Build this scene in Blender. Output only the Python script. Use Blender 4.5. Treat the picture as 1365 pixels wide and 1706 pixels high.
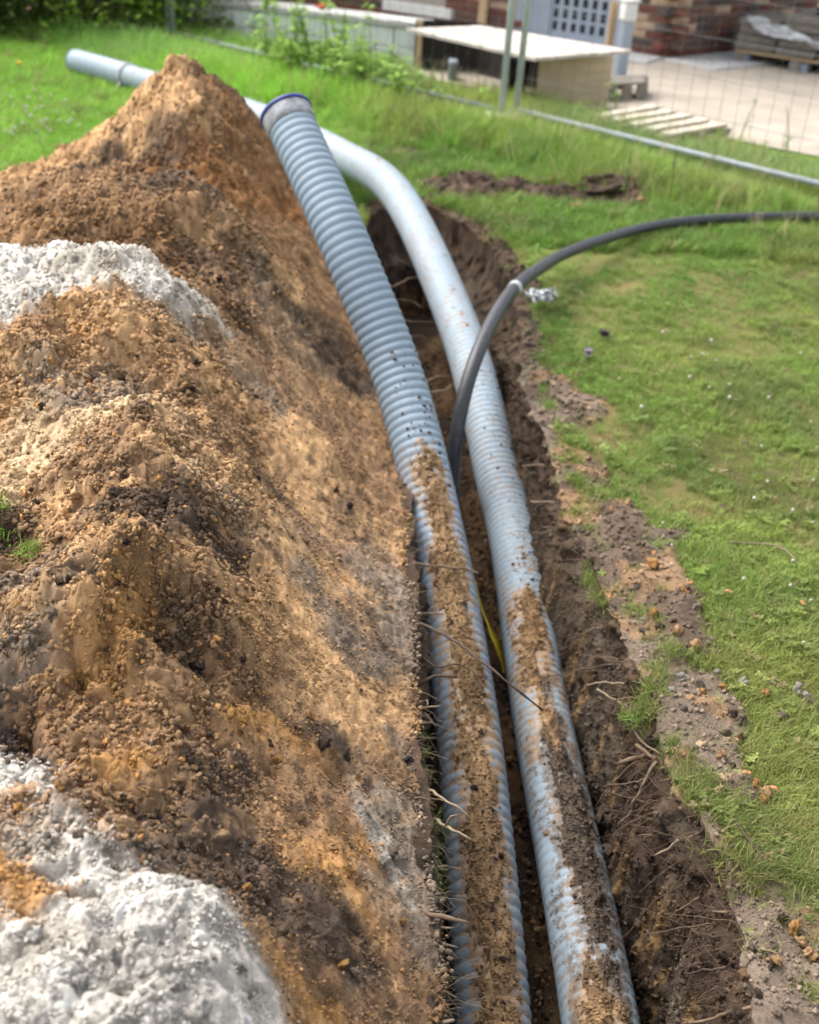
import bpy, bmesh, math, random
import numpy as np
from mathutils import Vector, Matrix

R = math.radians
for o in list(bpy.data.objects):
    bpy.data.objects.remove(o)
sc = bpy.context.scene
COL = sc.collection
rng = np.random.default_rng(7)
random.seed(7)

# ------------------------------------------------------------------ camera
W0, H0 = 1365.0, 1706.0            # pixel frame the layout was measured in
F, CAMH = 1870.0, 1.5
PITCH, ROLL = math.atan(1113.0 / F), R(4.0)
fw = np.array([0, math.cos(PITCH), -math.sin(PITCH)])
up0 = np.array([0, math.sin(PITCH), math.cos(PITCH)])
rt0 = np.array([1.0, 0, 0])
rt = rt0 * math.cos(ROLL) + up0 * math.sin(ROLL)
up = up0 * math.cos(ROLL) - rt0 * math.sin(ROLL)
CAM = np.array([0, 0, CAMH])
cd = bpy.data.cameras.new('camera')
cam = bpy.data.objects.new('camera', cd)
COL.objects.link(cam)
cd.sensor_fit = 'VERTICAL'
cd.sensor_height = 36.0
cd.sensor_width = 36.0 * W0 / H0
cd.lens = F / H0 * 36.0
cd.clip_start, cd.clip_end = 0.05, 2000
cam.matrix_world = Matrix(((rt[0], up[0], -fw[0], 0), (rt[1], up[1], -fw[1], 0),
                           (rt[2], up[2], -fw[2], CAMH), (0, 0, 0, 1)))
cd.dof.use_dof = True
cd.dof.focus_distance = 1.95
cd.dof.aperture_fstop = 3.7
cd.dof.aperture_blades = 9
sc.camera = cam

# ------------------------------------------------------------------ sky, sun, exposure
SUN_EL, SUN_AZ = R(52), R(-56)      # bright overcast: broad sun, ahead and to the left
world = bpy.data.worlds.new('World')
sc.world = world
world.use_nodes = True
wn, wl = world.node_tree.nodes, world.node_tree.links
wn.clear()
sky = wn.new('ShaderNodeTexSky')
sky.sky_type = 'NISHITA'
sky.sun_disc = False
sky.sun_elevation = SUN_EL
sky.sun_rotation = SUN_AZ
sky.dust_density = 4.0
sky.air_density = 1.0
hs = wn.new('ShaderNodeHueSaturation')
hs.inputs['Saturation'].default_value = 0.34
bg = wn.new('ShaderNodeBackground')
bg.inputs['Strength'].default_value = 0.15
wo = wn.new('ShaderNodeOutputWorld')
wl.new(sky.outputs[0], hs.inputs['Color'])
wl.new(hs.outputs[0], bg.inputs['Color'])
wl.new(bg.outputs[0], wo.inputs['Surface'])
sd = bpy.data.lights.new('sun', 'SUN')
sd.energy = 1.5
sd.angle = R(55)
sd.color = (1.0, 0.965, 0.91)
sun = bpy.data.objects.new('sun', sd)
COL.objects.link(sun)
sdir = Vector((math.sin(SUN_AZ) * math.cos(SUN_EL), math.cos(SUN_AZ) * math.cos(SUN_EL), math.sin(SUN_EL)))
sun.rotation_euler = sdir.to_track_quat('Z', 'Y').to_euler()
sun.location = (-4, 6, 12)
sc.view_settings.view_transform = 'Standard'
sc.view_settings.look = 'None'
sc.view_settings.gamma = 1.0
sc.view_settings.use_curve_mapping = False
sc.view_settings.exposure = 1.2
sc.cycles.use_denoising = True
sc.cycles.use_adaptive_sampling = True
sc.cycles.adaptive_threshold = 0.03
sc.cycles.max_bounces = 4
sc.cycles.diffuse_bounces = 2
sc.cycles.glossy_bounces = 2
sc.cycles.caustics_reflective = False
sc.cycles.caustics_refractive = False
sc.cycles.transparent_max_bounces = 6

# ------------------------------------------------------------------ helpers
def ray(px, py):
    d = fw + rt * ((px - W0 / 2) / F) - up * ((py - H0 / 2) / F)
    return d

def U(px, py, z=0.0):
    """point of the place at height z that the photograph shows at that pixel"""
    d = ray(px, py)
    t = (z - CAMH) / d[2]
    return CAM + d * t

def P(p):
    q = np.asarray(p, float) - CAM
    zc = q @ fw
    return np.stack([W0 / 2 + F * (q @ rt) / zc, H0 / 2 - F * (q @ up) / zc, zc], -1)

_TAB = np.random.default_rng(1234).random(1 << 20)
def _h(ix, iy, iz, seed):
    return _TAB[((ix * 73856093) ^ (iy * 19349663) ^ (iz * 83492791) ^ (seed * 2654435761 + 97)) & 0xfffff]

def vnoise(p, seed=0):
    p = np.asarray(p, float)
    i = np.floor(p).astype(np.int64)
    f = p - i
    flat = not f[..., 2].any()
    f = f * f * f * (f * (f * 6 - 15) + 10)
    X = [(i[..., 0] + k) * 73856093 for k in (0, 1)]
    Y = [(i[..., 1] + k) * 19349663 for k in (0, 1)]
    Z = [(i[..., 2] + k) * 83492791 ^ (seed * 2654435761 + 97) for k in (0, 1)]
    r = 0
    for dz in ((0,) if flat else (0, 1)):
        q = 0
        for dy in (0, 1):
            yz = Y[dy] ^ Z[dz]
            a_, b_ = _TAB[(X[0] ^ yz) & 0xfffff], _TAB[(X[1] ^ yz) & 0xfffff]
            q = q + (a_ + (b_ - a_) * f[..., 0]) * (f[..., 1] if dy else 1 - f[..., 1])
        r = r + (q if flat else q * (f[..., 2] if dz else 1 - f[..., 2]))
    return r * 2 - 1

def fbm(p, octv=4, seed=0, gain=0.5, lac=2.03):
    p = np.asarray(p, float)
    a, s, r = 1.0, 1.0, 0
    for k in range(octv):
        r = r + a * vnoise(p * s, seed + k * 17)
        a *= gain
        s *= lac
    return r

def p3(x, y, z=0.0):
    return np.stack(np.broadcast_arrays(x, y, z), -1)

def lumps(x, y, cell, seed=0, fill=0.85):
    """rounded crumbs packed on a jittered grid: 0 between them, 1 on their tops; also an id per crumb"""
    gx, gy = x / cell, y / cell
    ix, iy = np.floor(gx).astype(np.int64), np.floor(gy).astype(np.int64)
    best = np.zeros_like(gx)
    bid = np.zeros_like(gx)
    for dx in (-1, 0, 1):
        for dy in (-1, 0, 1):
            cx, cy = ix + dx, iy + dy
            z = np.zeros_like(cx)
            jx, jy = _h(cx, cy, z, seed), _h(cx, cy, z + 1, seed)
            rr = 0.45 + 0.45 * _h(cx, cy, z + 2, seed)
            on = _h(cx, cy, z + 3, seed) < fill
            d2 = ((gx - cx - jx) ** 2 + (gy - cy - jy) ** 2) / (rr * rr)
            v = np.where(on & (d2 < 1), np.sqrt(np.clip(1 - d2, 0, 1)) * rr / 0.9, 0)
            m = v > best
            best = np.where(m, v, best)
            bid = np.where(m, _h(cx, cy, z + 4, seed), bid)
    return best, bid

def sstep(a, b, x):
    t = np.clip((x - a) / (b - a), 0, 1)
    return t * t * (3 - 2 * t)

def link(o, parent=None):
    COL.objects.link(o)
    if parent is not None:
        o.parent = parent
    return o

def tag(o, label=None, cat=None, group=None, kind=None):
    if label: o['label'] = label
    if cat: o['category'] = cat
    if group: o['group'] = group
    if kind: o['kind'] = kind
    return o

def empty(name, loc=(0, 0, 0), rz=0.0, label=None, cat=None, group=None):
    o = bpy.data.objects.new(name, None)
    o.empty_display_size = 0.1
    o.location = tuple(loc)
    o.rotation_euler = (0, 0, rz)
    COL.objects.link(o)
    return tag(o, label, cat, group)

def mesh_np(name, v, f, mat=None, smooth=True, attrs=None):
    """mesh from numpy arrays; f is an (n,3) or (n,4) array or list of faces"""
    me = bpy.data.meshes.new(name)
    v = np.asarray(v, np.float32)
    if isinstance(f, np.ndarray):
        n, k = f.shape
        me.vertices.add(len(v))
        me.vertices.foreach_set('co', v.ravel())
        me.loops.add(n * k)
        me.loops.foreach_set('vertex_index', f.astype(np.int32).ravel())
        me.polygons.add(n)
        me.polygons.foreach_set('loop_start', np.arange(0, n * k, k, dtype=np.int32))
        me.polygons.foreach_set('loop_total', np.full(n, k, np.int32))
        me.update(calc_edges=True)
    else:
        me.from_pydata([tuple(map(float, q)) for q in v], [], f)
        me.update()
    if smooth and len(me.polygons):
        me.polygons.foreach_set('use_smooth', np.ones(len(me.polygons), bool))
    for an, (ty, arr) in (attrs or {}).items():
        a = me.attributes.new(an, ty, 'POINT')
        arr = np.asarray(arr, np.float32)
        if ty == 'FLOAT_COLOR':
            if arr.shape[1] == 3:
                arr = np.concatenate([arr, np.ones((len(arr), 1), np.float32)], 1)
            a.data.foreach_set('color', arr.ravel())
        elif ty == 'FLOAT_VECTOR':
            a.data.foreach_set('vector', arr.ravel())
        else:
            a.data.foreach_set('value', arr.ravel())
    if mat is not None:
        me.materials.append(mat)
    return me

def obj(name, me, parent=None, loc=None, **kw):
    o = bpy.data.objects.new(name, me)
    link(o, parent)
    if loc is not None:
        o.location = tuple(loc)
    return tag(o, **kw)

def grid_faces(nr, nc, wrap=False):
    i = np.arange(nr - 1)[:, None]
    j = np.arange(nc if wrap else nc - 1)[None, :]
    a = i * nc + j
    b = i * nc + (j + 1) % nc
    return np.stack([a, b, b + nc, a + nc], -1).reshape(-1, 4)

class MB:
    """collects boxes, bars and tubes into one mesh"""
    def __init__(s):
        s.v, s.f = [], []
    def add(s, v, f):
        b = len(s.v)
        s.v += [tuple(map(float, q)) for q in v]
        s.f += [tuple(int(i) + b for i in q) for q in f]
        return s
    def box(s, c, size, M=None, bev=0.0, rnd=0.0):
        bm = bmesh.new()
        bmesh.ops.create_cube(bm, size=1)
        for q in bm.verts:
            q.co = Vector((q.co.x * size[0], q.co.y * size[1], q.co.z * size[2]))
        if bev > 0:
            bmesh.ops.bevel(bm, geom=bm.edges[:], offset=bev, segments=1, affect='EDGES')
        bm.verts.index_update()
        vs = []
        for q in bm.verts:
            p = q.co.copy()
            if rnd:
                p += Vector([random.uniform(-rnd, rnd) for _ in range(3)])
            if M is not None:
                p = M @ p
            vs.append((p.x + c[0], p.y + c[1], p.z + c[2]))
        s.add(vs, [[q.index for q in fc.verts] for fc in bm.faces])
        bm.free()
        return s
    def tube(s, pts, rad, n=8, caps=True):
        v, f = tube_np(pts, rad, n, caps)
        return s.add(v, f)
    def build(s, name, mat, parent=None, smooth=False, **kw):
        me = mesh_np(name, s.v, s.f, mat, smooth)
        return obj(name, me, parent, **kw)

def frames(pts):
    pts = np.asarray(pts, float)
    t = np.gradient(pts, axis=0)
    t /= np.linalg.norm(t, axis=1)[:, None] + 1e-12
    n = np.zeros_like(t)
    a = np.array([0, 0, 1.0])
    if abs(t[0] @ a) > 0.95:
        a = np.array([1.0, 0, 0])
    cur = a - t[0] * (a @ t[0])
    for i in range(len(t)):
        cur = cur - t[i] * (cur @ t[i])
        cur /= np.linalg.norm(cur) + 1e-12
        n[i] = cur
    return t, n, np.cross(t, n)

def tube_np(pts, rad, n=8, caps=True):
    pts = np.asarray(pts, float)
    t, nn, bb = frames(pts)
    th = np.linspace(0, 2 * np.pi, n, endpoint=False)
    rad = np.broadcast_to(np.asarray(rad, float), (len(pts),)) if np.ndim(rad) < 2 else np.asarray(rad)
    rr = rad[:, None] if rad.ndim == 1 else rad
    v = pts[:, None, :] + rr[..., None] * (np.cos(th)[None, :, None] * nn[:, None, :] + np.sin(th)[None, :, None] * bb[:, None, :])
    f = [tuple(q) for q in grid_faces(len(pts), n, True)]
    if caps:
        f.append(tuple(range(n))[::-1])
        f.append(tuple(range((len(pts) - 1) * n, len(pts) * n)))
    return v.reshape(-1, 3), f

def smooth_path(pts, ds, sig=3.0):
    """Catmull-Rom through the points, resampled evenly and relaxed"""
    p = np.asarray(pts, float)
    p = np.vstack([2 * p[0] - p[1], p, 2 * p[-1] - p[-2]])
    out = []
    for i in range(1, len(p) - 2):
        t = np.linspace(0, 1, 40, endpoint=False)[:, None]
        a, b, c, d = p[i - 1], p[i], p[i + 1], p[i + 2]
        out.append(0.5 * (2 * b + (c - a) * t + (2 * a - 5 * b + 4 * c - d) * t ** 2 + (3 * b - a - 3 * c + d) * t ** 3))
    out.append(p[-2][None])
    q = np.vstack(out)
    def resamp(q, ds):
        s = np.r_[0, np.cumsum(np.linalg.norm(np.diff(q, axis=0), axis=1))]
        n = max(int(s[-1] / ds), 4)
        u = np.linspace(0, s[-1], n)
        return np.stack([np.interp(u, s, q[:, k]) for k in range(3)], 1)
    q = resamp(q, 0.01)
    w = int(sig * 10) if len(q) > 6 * sig * 10 else int(len(q) / 8)
    if w > 0:
        k = np.exp(-0.5 * (np.arange(-3 * w, 3 * w + 1) / w) ** 2)
        k /= k.sum()
        pad = 3 * w
        head = q[0] + (q[0] - q[1]) * np.arange(pad, 0, -1)[:, None]
        tail = q[-1] + (q[-1] - q[-2]) * np.arange(1, pad + 1)[:, None]
        e = np.vstack([head, q, tail])
        q = np.stack([np.convolve(e[:, c], k, 'valid') for c in range(3)], 1)
    return resamp(q, ds)

# ------------------------------------------------------------------ materials
def mat(name, build):
    m = bpy.data.materials.new(name)
    m.use_nodes = True
    nt = m.node_tree
    nt.nodes.clear()
    out = nt.nodes.new('ShaderNodeOutputMaterial')
    bs = nt.nodes.new('ShaderNodeBsdfPrincipled')
    nt.links.new(bs.outputs[0], out.inputs[0])
    build(nt, bs, out)
    return m

def nd(nt, ty, **kw):
    n = nt.nodes.new(ty)
    for k, v in kw.items():
        if k.startswith('i_'):
            n.inputs[k[2:].replace('_', ' ')].default_value = v
        else:
            setattr(n, k, v)
    return n

def mixc(nt, fac, a, b, mode='MIX'):
    n = nt.nodes.new('ShaderNodeMix')
    n.data_type = 'RGBA'
    n.blend_type = mode
    for s, v in ((n.inputs[0], fac), (n.inputs[6], a), (n.inputs[7], b)):
        if hasattr(v, 'links') or isinstance(v, bpy.types.NodeSocket):
            nt.links.new(v, s)
        elif isinstance(v, (tuple, list)):
            s.default_value = tuple(v) + ((1,) if len(v) == 3 else ())
        else:
            s.default_value = v
    return n.outputs[2]

def noise_tex(nt, scale, detail=4, rough=0.6, vec=None, stretch=None):
    co = nt.nodes.new('ShaderNodeTexCoord')
    n = nd(nt, 'ShaderNodeTexNoise')
    n.inputs['Scale'].default_value = scale
    n.inputs['Detail'].default_value = detail
    n.inputs['Roughness'].default_value = rough
    src = co.outputs['Object']
    if stretch:
        mp = nt.nodes.new('ShaderNodeMapping')
        mp.inputs['Scale'].default_value = stretch
        nt.links.new(src, mp.inputs[0])
        src = mp.outputs[0]
    nt.links.new(src, n.inputs['Vector'])
    return n.outputs['Fac']

def ramp(nt, fac, a, b):
    n = nt.nodes.new('ShaderNodeMapRange')
    n.inputs[1].default_value, n.inputs[2].default_value = a, b
    nt.links.new(fac, n.inputs[0])
    return n.outputs[0]

def bump(nt, bs, h, strength=0.5, dist=0.01):
    n = nt.nodes.new('ShaderNodeBump')
    n.inputs['Strength'].default_value = strength
    n.inputs['Distance'].default_value = dist
    nt.links.new(h, n.inputs['Height'])
    nt.links.new(n.outputs[0], bs.inputs['Normal'])

def plain(name, col, rough=0.6, var=0.15, scale=30, metal=0.0, bstr=0.15, bdist=0.003, spec=0.4, stretch=None):
    def b(nt, bs, out):
        n1 = noise_tex(nt, scale, 5, 0.65, stretch=stretch)
        lo = tuple(c * (1 - var) for c in col)
        hi = tuple(min(c * (1 + var), 1) for c in col)
        c = mixc(nt, ramp(nt, n1, 0.3, 0.7), lo, hi)
        nt.links.new(c, bs.inputs['Base Color'])
        bs.inputs['Roughness'].default_value = rough
        bs.inputs['Metallic'].default_value = metal
        bs.inputs['Specular IOR Level'].default_value = spec
        if bstr:
            bump(nt, bs, noise_tex(nt, scale * 3, 4, 0.6, stretch=stretch), bstr, bdist)
    return mat(name, b)

def earth_mat(name, fine=900, bstr=0.7, bdist=0.003, inst=False, grains=True, bfreq=0.5, bstretch=None):
    """loose earth: the colour of each patch comes from the 'col' attribute, grain from noise"""
    def b(nt, bs, out):
        at = nd(nt, 'ShaderNodeAttribute', attribute_name='col')
        if inst:
            at.attribute_type = 'INSTANCER'
        c = at.outputs['Color']
        n1 = noise_tex(nt, fine * 0.35, 4, 0.7)
        c = mixc(nt, 1.0, c, mixc(nt, ramp(nt, n1, 0.3, 0.7), (0.72, 0.72, 0.73), (1.22, 1.2, 1.17)), 'MULTIPLY')
        if grains:
            n2 = noise_tex(nt, fine, 2, 0.6)
            c = mixc(nt, 1.0, c, mixc(nt, ramp(nt, n2, 0.34, 0.27), (1, 1, 1), (0.45, 0.43, 0.42)), 'MULTIPLY')
            c = mixc(nt, 1.0, c, mixc(nt, ramp(nt, n2, 0.64, 0.72), (1, 1, 1), (1.35, 1.33, 1.3)), 'MULTIPLY')
        nt.links.new(c, bs.inputs['Base Color'])
        bs.inputs['Roughness'].default_value = 0.95
        bs.inputs['Specular IOR Level'].default_value = 0.12
        bump(nt, bs, noise_tex(nt, fine * bfreq, 6, 0.82, stretch=bstretch), bstr, bdist)
    return mat(name, b)

def leaf_mat(name, inst=True, col=(0.06, 0.13, 0.02), trans=0.35, rough=0.55):
    def b(nt, bs, out):
        if inst:
            at = nd(nt, 'ShaderNodeAttribute', attribute_name='col')
            at.attribute_type = 'INSTANCER' if inst == 1 else 'GEOMETRY'
            c = at.outputs['Color']
        else:
            n1 = noise_tex(nt, 14, 3, 0.6)
            c = mixc(nt, ramp(nt, n1, 0.3, 0.7), tuple(q * 0.7 for q in col), tuple(q * 1.35 for q in col))
        nt.links.new(c, bs.inputs['Base Color'])
        bs.inputs['Roughness'].default_value = rough
        bs.inputs['Specular IOR Level'].default_value = 0.3
        tr = nt.nodes.new('ShaderNodeBsdfTranslucent')
        nt.links.new(c, tr.inputs['Color'])
        mx = nt.nodes.new('ShaderNodeMixShader')
        mx.inputs[0].default_value = trans
        nt.links.new(bs.outputs[0], mx.inputs[1])
        nt.links.new(tr.outputs[0], mx.inputs[2])
        nt.links.new(mx.outputs[0], out.inputs[0])
    return mat(name, b)

M = {}
M['earth'] = earth_mat('loose_earth', bstr=0.9, bdist=0.0045, bfreq=0.22)
M['crumb'] = earth_mat('earth_crumb', inst=True, fine=7, bstr=0.9, bdist=0.0012)
M['wall_earth'] = earth_mat('trench_earth', fine=420, bstr=1.0, bdist=0.010, grains=False, bfreq=0.16, bstretch=(1, 1, 0.35))
M['grass'] = leaf_mat('grass_blade', 1)
M['leaf'] = leaf_mat('leaf', 2, trans=0.3)
M['root'] = plain('root_bark', (0.17, 0.115, 0.075), 0.85, 0.4, 60, bstr=0.5, bdist=0.002)
M['root_pale'] = plain('pale_root', (0.27, 0.205, 0.14), 0.85, 0.3, 60, bstr=0.5, bdist=0.002)
M['root_dark'] = plain('dark_root', (0.075, 0.05, 0.036), 0.85, 0.3, 60, bstr=0.5, bdist=0.002)

def scatter(name, pos, rot, scl, idx, col, sources, parent=None, **kw):
    """many small pieces as geometry-node instances on points"""
    n = len(pos)
    me = bpy.data.meshes.new(name)
    me.vertices.add(n)
    me.vertices.foreach_set('co', np.asarray(pos, np.float32).ravel())
    def at(an, ty, arr, key):
        a = me.attributes.new(an, ty, 'POINT')
        a.data.foreach_set(key, arr)
    at('rot', 'FLOAT_VECTOR', np.asarray(rot, np.float32).ravel(), 'vector')
    scl = np.asarray(scl, np.float32)
    if scl.ndim == 1:
        scl = np.repeat(scl[:, None], 3, 1)
    at('scl', 'FLOAT_VECTOR', scl.ravel(), 'vector')
    at('idx', 'INT', np.asarray(idx, np.int32), 'value')
    c4 = np.ones((n, 4), np.float32)
    c4[:, :3] = np.clip(col, 0.002, 0.9)
    at('col', 'FLOAT_COLOR', c4.ravel(), 'color')
    o = obj(name, me, parent, **kw)
    sc_col = bpy.data.collections.new(name + '_shapes')
    for s in sources:
        sc_col.objects.link(s)
    ng = bpy.data.node_groups.new(name + '_scatter', 'GeometryNodeTree')
    ng.interface.new_socket('Geometry', in_out='INPUT', socket_type='NodeSocketGeometry')
    ng.interface.new_socket('Geometry', in_out='OUTPUT', socket_type='NodeSocketGeometry')
    gi, go = ng.nodes.new('NodeGroupInput'), ng.nodes.new('NodeGroupOutput')
    ci = ng.nodes.new('GeometryNodeCollectionInfo')
    ci.inputs['Collection'].default_value = sc_col
    ci.inputs['Separate Children'].default_value = True
    ci.inputs['Reset Children'].default_value = True
    ip = ng.nodes.new('GeometryNodeInstanceOnPoints')
    ip.inputs['Pick Instance'].default_value = True
    def named(an, ty):
        q = ng.nodes.new('GeometryNodeInputNamedAttribute')
        q.data_type = ty
        q.inputs['Name'].default_value = an
        return q.outputs[0]
    L = ng.links.new
    L(gi.outputs[0], ip.inputs['Points'])
    L(ci.outputs[0], ip.inputs['Instance'])
    L(named('idx', 'INT'), ip.inputs['Instance Index'])
    L(named('rot', 'FLOAT_VECTOR'), ip.inputs['Rotation'])
    L(named('scl', 'FLOAT_VECTOR'), ip.inputs['Scale'])
    L(ip.outputs[0], go.inputs[0])
    md = o.modifiers.new('scatter', 'NODES')
    md.node_group = ng
    return o

def src(name, me):
    return bpy.data.objects.new(name, me)

def clod_mesh(name, m, seed, sub=2, rough=0.35, flat=0.8):
    bm = bmesh.new()
    bmesh.ops.create_icosphere(bm, subdivisions=sub, radius=1.0)
    v = np.array([q.co[:] for q in bm.verts])
    d = 1 + rough * fbm(v * 1.5 + seed * 7.1, 3, seed) + 0.6 * rough * fbm(v * 3.7 + seed, 2, seed + 3)
    v = v * d[:, None] * np.array([1, 0.85, flat])
    for q, c in zip(bm.verts, v):
        q.co = c
    me = bpy.data.meshes.new(name)
    bm.to_mesh(me)
    bm.free()
    me.polygons.foreach_set('use_smooth', np.ones(len(me.polygons), bool))
    me.materials.append(m)
    return me

CRUMBS = [clod_mesh('crumb', M['crumb'], k, 2, 0.62) for k in range(6)]
def crumb_sources():
    return [src('crumb_shape', m) for m in CRUMBS]

# soil colours (base colours of the dry and damp earths; cream and black also paint sun and shade)
SC = dict(tan=(0.53, 0.330, 0.168), cream=(0.69, 0.50, 0.305), ochre=(0.47, 0.252, 0.090), white=(0.66, 0.625, 0.565),
          dark=(0.095, 0.068, 0.050), brown=(0.235, 0.138, 0.070), rust=(0.25, 0.122, 0.048), grey=(0.255, 0.20, 0.15),
          black=(0.062, 0.050, 0.045), peat=(0.075, 0.052, 0.038), palegrey=(0.46, 0.42, 0.36), drab=(0.30, 0.184, 0.102))
SC = {k: np.array(v) for k, v in SC.items()}

# ------------------------------------------------------------------ trench outline (all at ground level)
lip_right = [(1260, 1706), (1220, 1500), (1180, 1380), (1130, 1290), (1080, 1180), (1050, 1070), (990, 950), (940, 840),
             (905, 740), (872, 640), (862, 560), (852, 490), (830, 428), (775, 376), (700, 345), (640, 345), (606, 366)]
lip_left = [(604, 420), (625, 520), (660, 672), (690, 1000), (700, 1250), (722, 1500), (737, 1706)]
pr = [U(*q)[:2] for q in lip_right]
pl = [U(*q)[:2] for q in lip_left]
loop_pts = [np.array([0.53, -1.0]), np.array([0.53, 0.3])] + pr + pl + [np.array([0.045, 0.3]), np.array([0.045, -1.0])]
lp = smooth_path([(*q, 0) for q in loop_pts], 0.0065, 0.8)[:, :2]
nclose = 60
cl = lp[-1] + (lp[0] - lp[-1]) * np.linspace(0, 1, nclose)[1:-1, None]
_t = np.gradient(lp, axis=0)
_n = np.stack([_t[:, 1], -_t[:, 0]], 1) / np.linalg.norm(_t, axis=1)[:, None]
_s = np.arange(len(lp)) * 0.0065
lp = lp + _n * (0.014 * fbm(p3(_s * 5, 0 * _s), 3, 15) + 0.006 * fbm(p3(_s * 28, 0 * _s), 3, 16))[:, None]
LOOP = np.vstack([lp, cl])
NL = len(LOOP)
SP0, SP1 = np.array([0.29, -0.75]), np.array([0.06, 4.55])
def spine(p):
    d = SP1 - SP0
    t = np.clip(((p - SP0) @ d) / (d @ d), 0, 1)
    return SP0 + t[..., None] * d, t
spn, spt = spine(LOOP)
OUT = LOOP - spn
OUT /= np.linalg.norm(OUT, axis=1)[:, None]
_li = np.array(sorted([(q[1], q[0]) for q in pl + [np.array([0.045, 0.3]), np.array([0.045, -1.0])]]))
def left_lip_x(y):
    return np.interp(y, _li[:, 0], _li[:, 1])

def ground_z(x, y):
    far = 1 - sstep(4.5, 6.5, np.hypot(x - 0.3, y - 2))
    p = p3(x, y)
    return far * (0.010 * fbm(p * 2.6, 3, 5) + 0.004 * fbm(p * 18, 3, 9))

# ------------------------------------------------------------------ bare earth areas in the lawn
def W(pix):
    return np.array([U(a, b)[:2] for a, b in pix])
SOIL = [W([(985, 825), (1045, 832), (1105, 900), (1160, 985), (1195, 1085), (1150, 1095), (1090, 1060), (1030, 1010), (990, 930)]),
        W([(1100, 1115), (1190, 1125), (1255, 1205), (1235, 1260), (1275, 1330), (1230, 1345), (1180, 1320), (1120, 1250), (1090, 1180)]),
        W([(1225, 1470), (1290, 1462), (1365, 1500), (1500, 1530), (1500, 1760), (1150, 1760), (1200, 1600)]),
        W([(890, 590), (960, 640), (1015, 690), (985, 715), (925, 700)]),
        W([(940, 730), (1010, 770), (1030, 800), (980, 810)]),
        W([(1080, 885), (1150, 880), (1175, 905), (1110, 915)]),
        W([(590, 350), (640, 330), (720, 335), (790, 372), (850, 425), (868, 500), (850, 540), (780, 480), (700, 400)]),
        W([(690, 315), (760, 298), (850, 305), (1000, 318), (1075, 320), (1070, 345), (960, 345), (800, 335), (700, 340)]),
        W([(1290, 1160), (1350, 1150), (1365, 1170), (1300, 1180)]),
        W([(640, 240), (720, 255), (700, 270), (640, 262)])]
DRY = [W([(1100, 395), (1200, 372), (1365, 378), (1480, 390), (1480, 430), (1300, 430), (1160, 420)]),
       W([(1060, 790), (1160, 800), (1230, 850), (1130, 870), (1070, 840)]), W([(930, 640), (1040, 680), (1080, 760), (1000, 760)]),
       W([(980, 460), (1100, 470), (1050, 500)])]
def inside(poly, x, y):
    r = np.zeros(x.shape, bool)
    n = len(poly)
    for i in range(n):
        x1, y1 = poly[i]
        x2, y2 = poly[(i + 1) % n]
        c = ((y1 > y) != (y2 > y))
        r ^= c & (x < (x2 - x1) * (y - y1) / (y2 - y1 + 1e-12) + x1)
    return r
def area_mask(polys, x, y, soft=0.03):
    sh = x.shape
    x, y = x.ravel(), y.ravel()
    full = np.zeros(x.shape)
    lo, hi = np.min([q.min(0) for q in polys], 0) - .3, np.max([q.max(0) for q in polys], 0) + .3
    sel = np.where((x > lo[0]) & (x < hi[0]) & (y > lo[1]) & (y < hi[1]))[0]
    if len(sel) == 0:
        return full.reshape(sh)
    x, y = x[sel], y[sel]
    sc_ = np.clip(y / 3, 0.5, 2.5)
    wx = x + 0.035 * sc_ * fbm(p3(x, y) * 7, 3, 21)
    wy = y + 0.035 * sc_ * fbm(p3(x, y) * 7, 3, 22)
    acc = np.zeros(x.shape)
    k = 7
    for j in range(k):
        a = j * 2.4
        ox, oy = math.cos(a) * soft * math.sqrt(j / k), math.sin(a) * soft * math.sqrt(j / k)
        m = np.zeros(x.shape, bool)
        for q in polys:
            m |= inside(q, wx + ox * sc_, wy + oy * sc_)
        acc += m
    full[sel] = acc / k
    return full.reshape(sh)

# distance from the trench edge, looked up on a coarse sample of the outline
_ls = LOOP[::6]
def lip_dist(x, y):
    sh = x.shape
    q = np.stack([x.ravel(), y.ravel()], 1)
    r = np.full(len(q), 9.0)
    near = (np.abs(q[:, 0] - 0.2) < 1.6) & (q[:, 1] < 6.2)
    idx = np.where(near)[0]
    for s in range(0, len(idx), 20000):
        ii = idx[s:s + 20000]
        d = ((q[ii, None, :] - _ls[None]) ** 2).sum(-1).min(1)
        r[ii] = np.sqrt(d)
    return r.reshape(sh)

_sw = sorted([(U(u_, v_)[1], w_) for u_, v_, w_ in [(845, 560, .07), (905, 740, .09), (965, 900, .15), (1045, 1050, .16), (1070, 1150, .13), (1120, 1250, .13), (1150, 1330, .045), (1190, 1400, .025), (1220, 1490, .09), (1240, 1600, .3)]])
def soil_amount(x, y, ld=None):
    if ld is None:
        ld = lip_dist(x, y)
    n = fbm(p3(x, y) * 9, 3, 33)
    n2 = fbm(p3(x, y) * 3.1, 2, 37)
    wdt = 0.028 + 0.022 * n + 0.03 * np.clip(n2, 0, 1) + 0.05 * sstep(3.4, 4.4, y)
    wr = np.interp(y, [q[0] for q in _sw], [q[1] for q in _sw])
    wdt = np.where(x > 0.2, np.maximum(wdt, wr * (0.75 + 0.55 * n + 0.35 * n2)), wdt)
    a = 1 - sstep(wdt * 0.75, wdt * 1.2 + 0.012, ld)
    return np.clip(np.maximum(a, area_mask(SOIL, x, y)), 0, 1)

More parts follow.
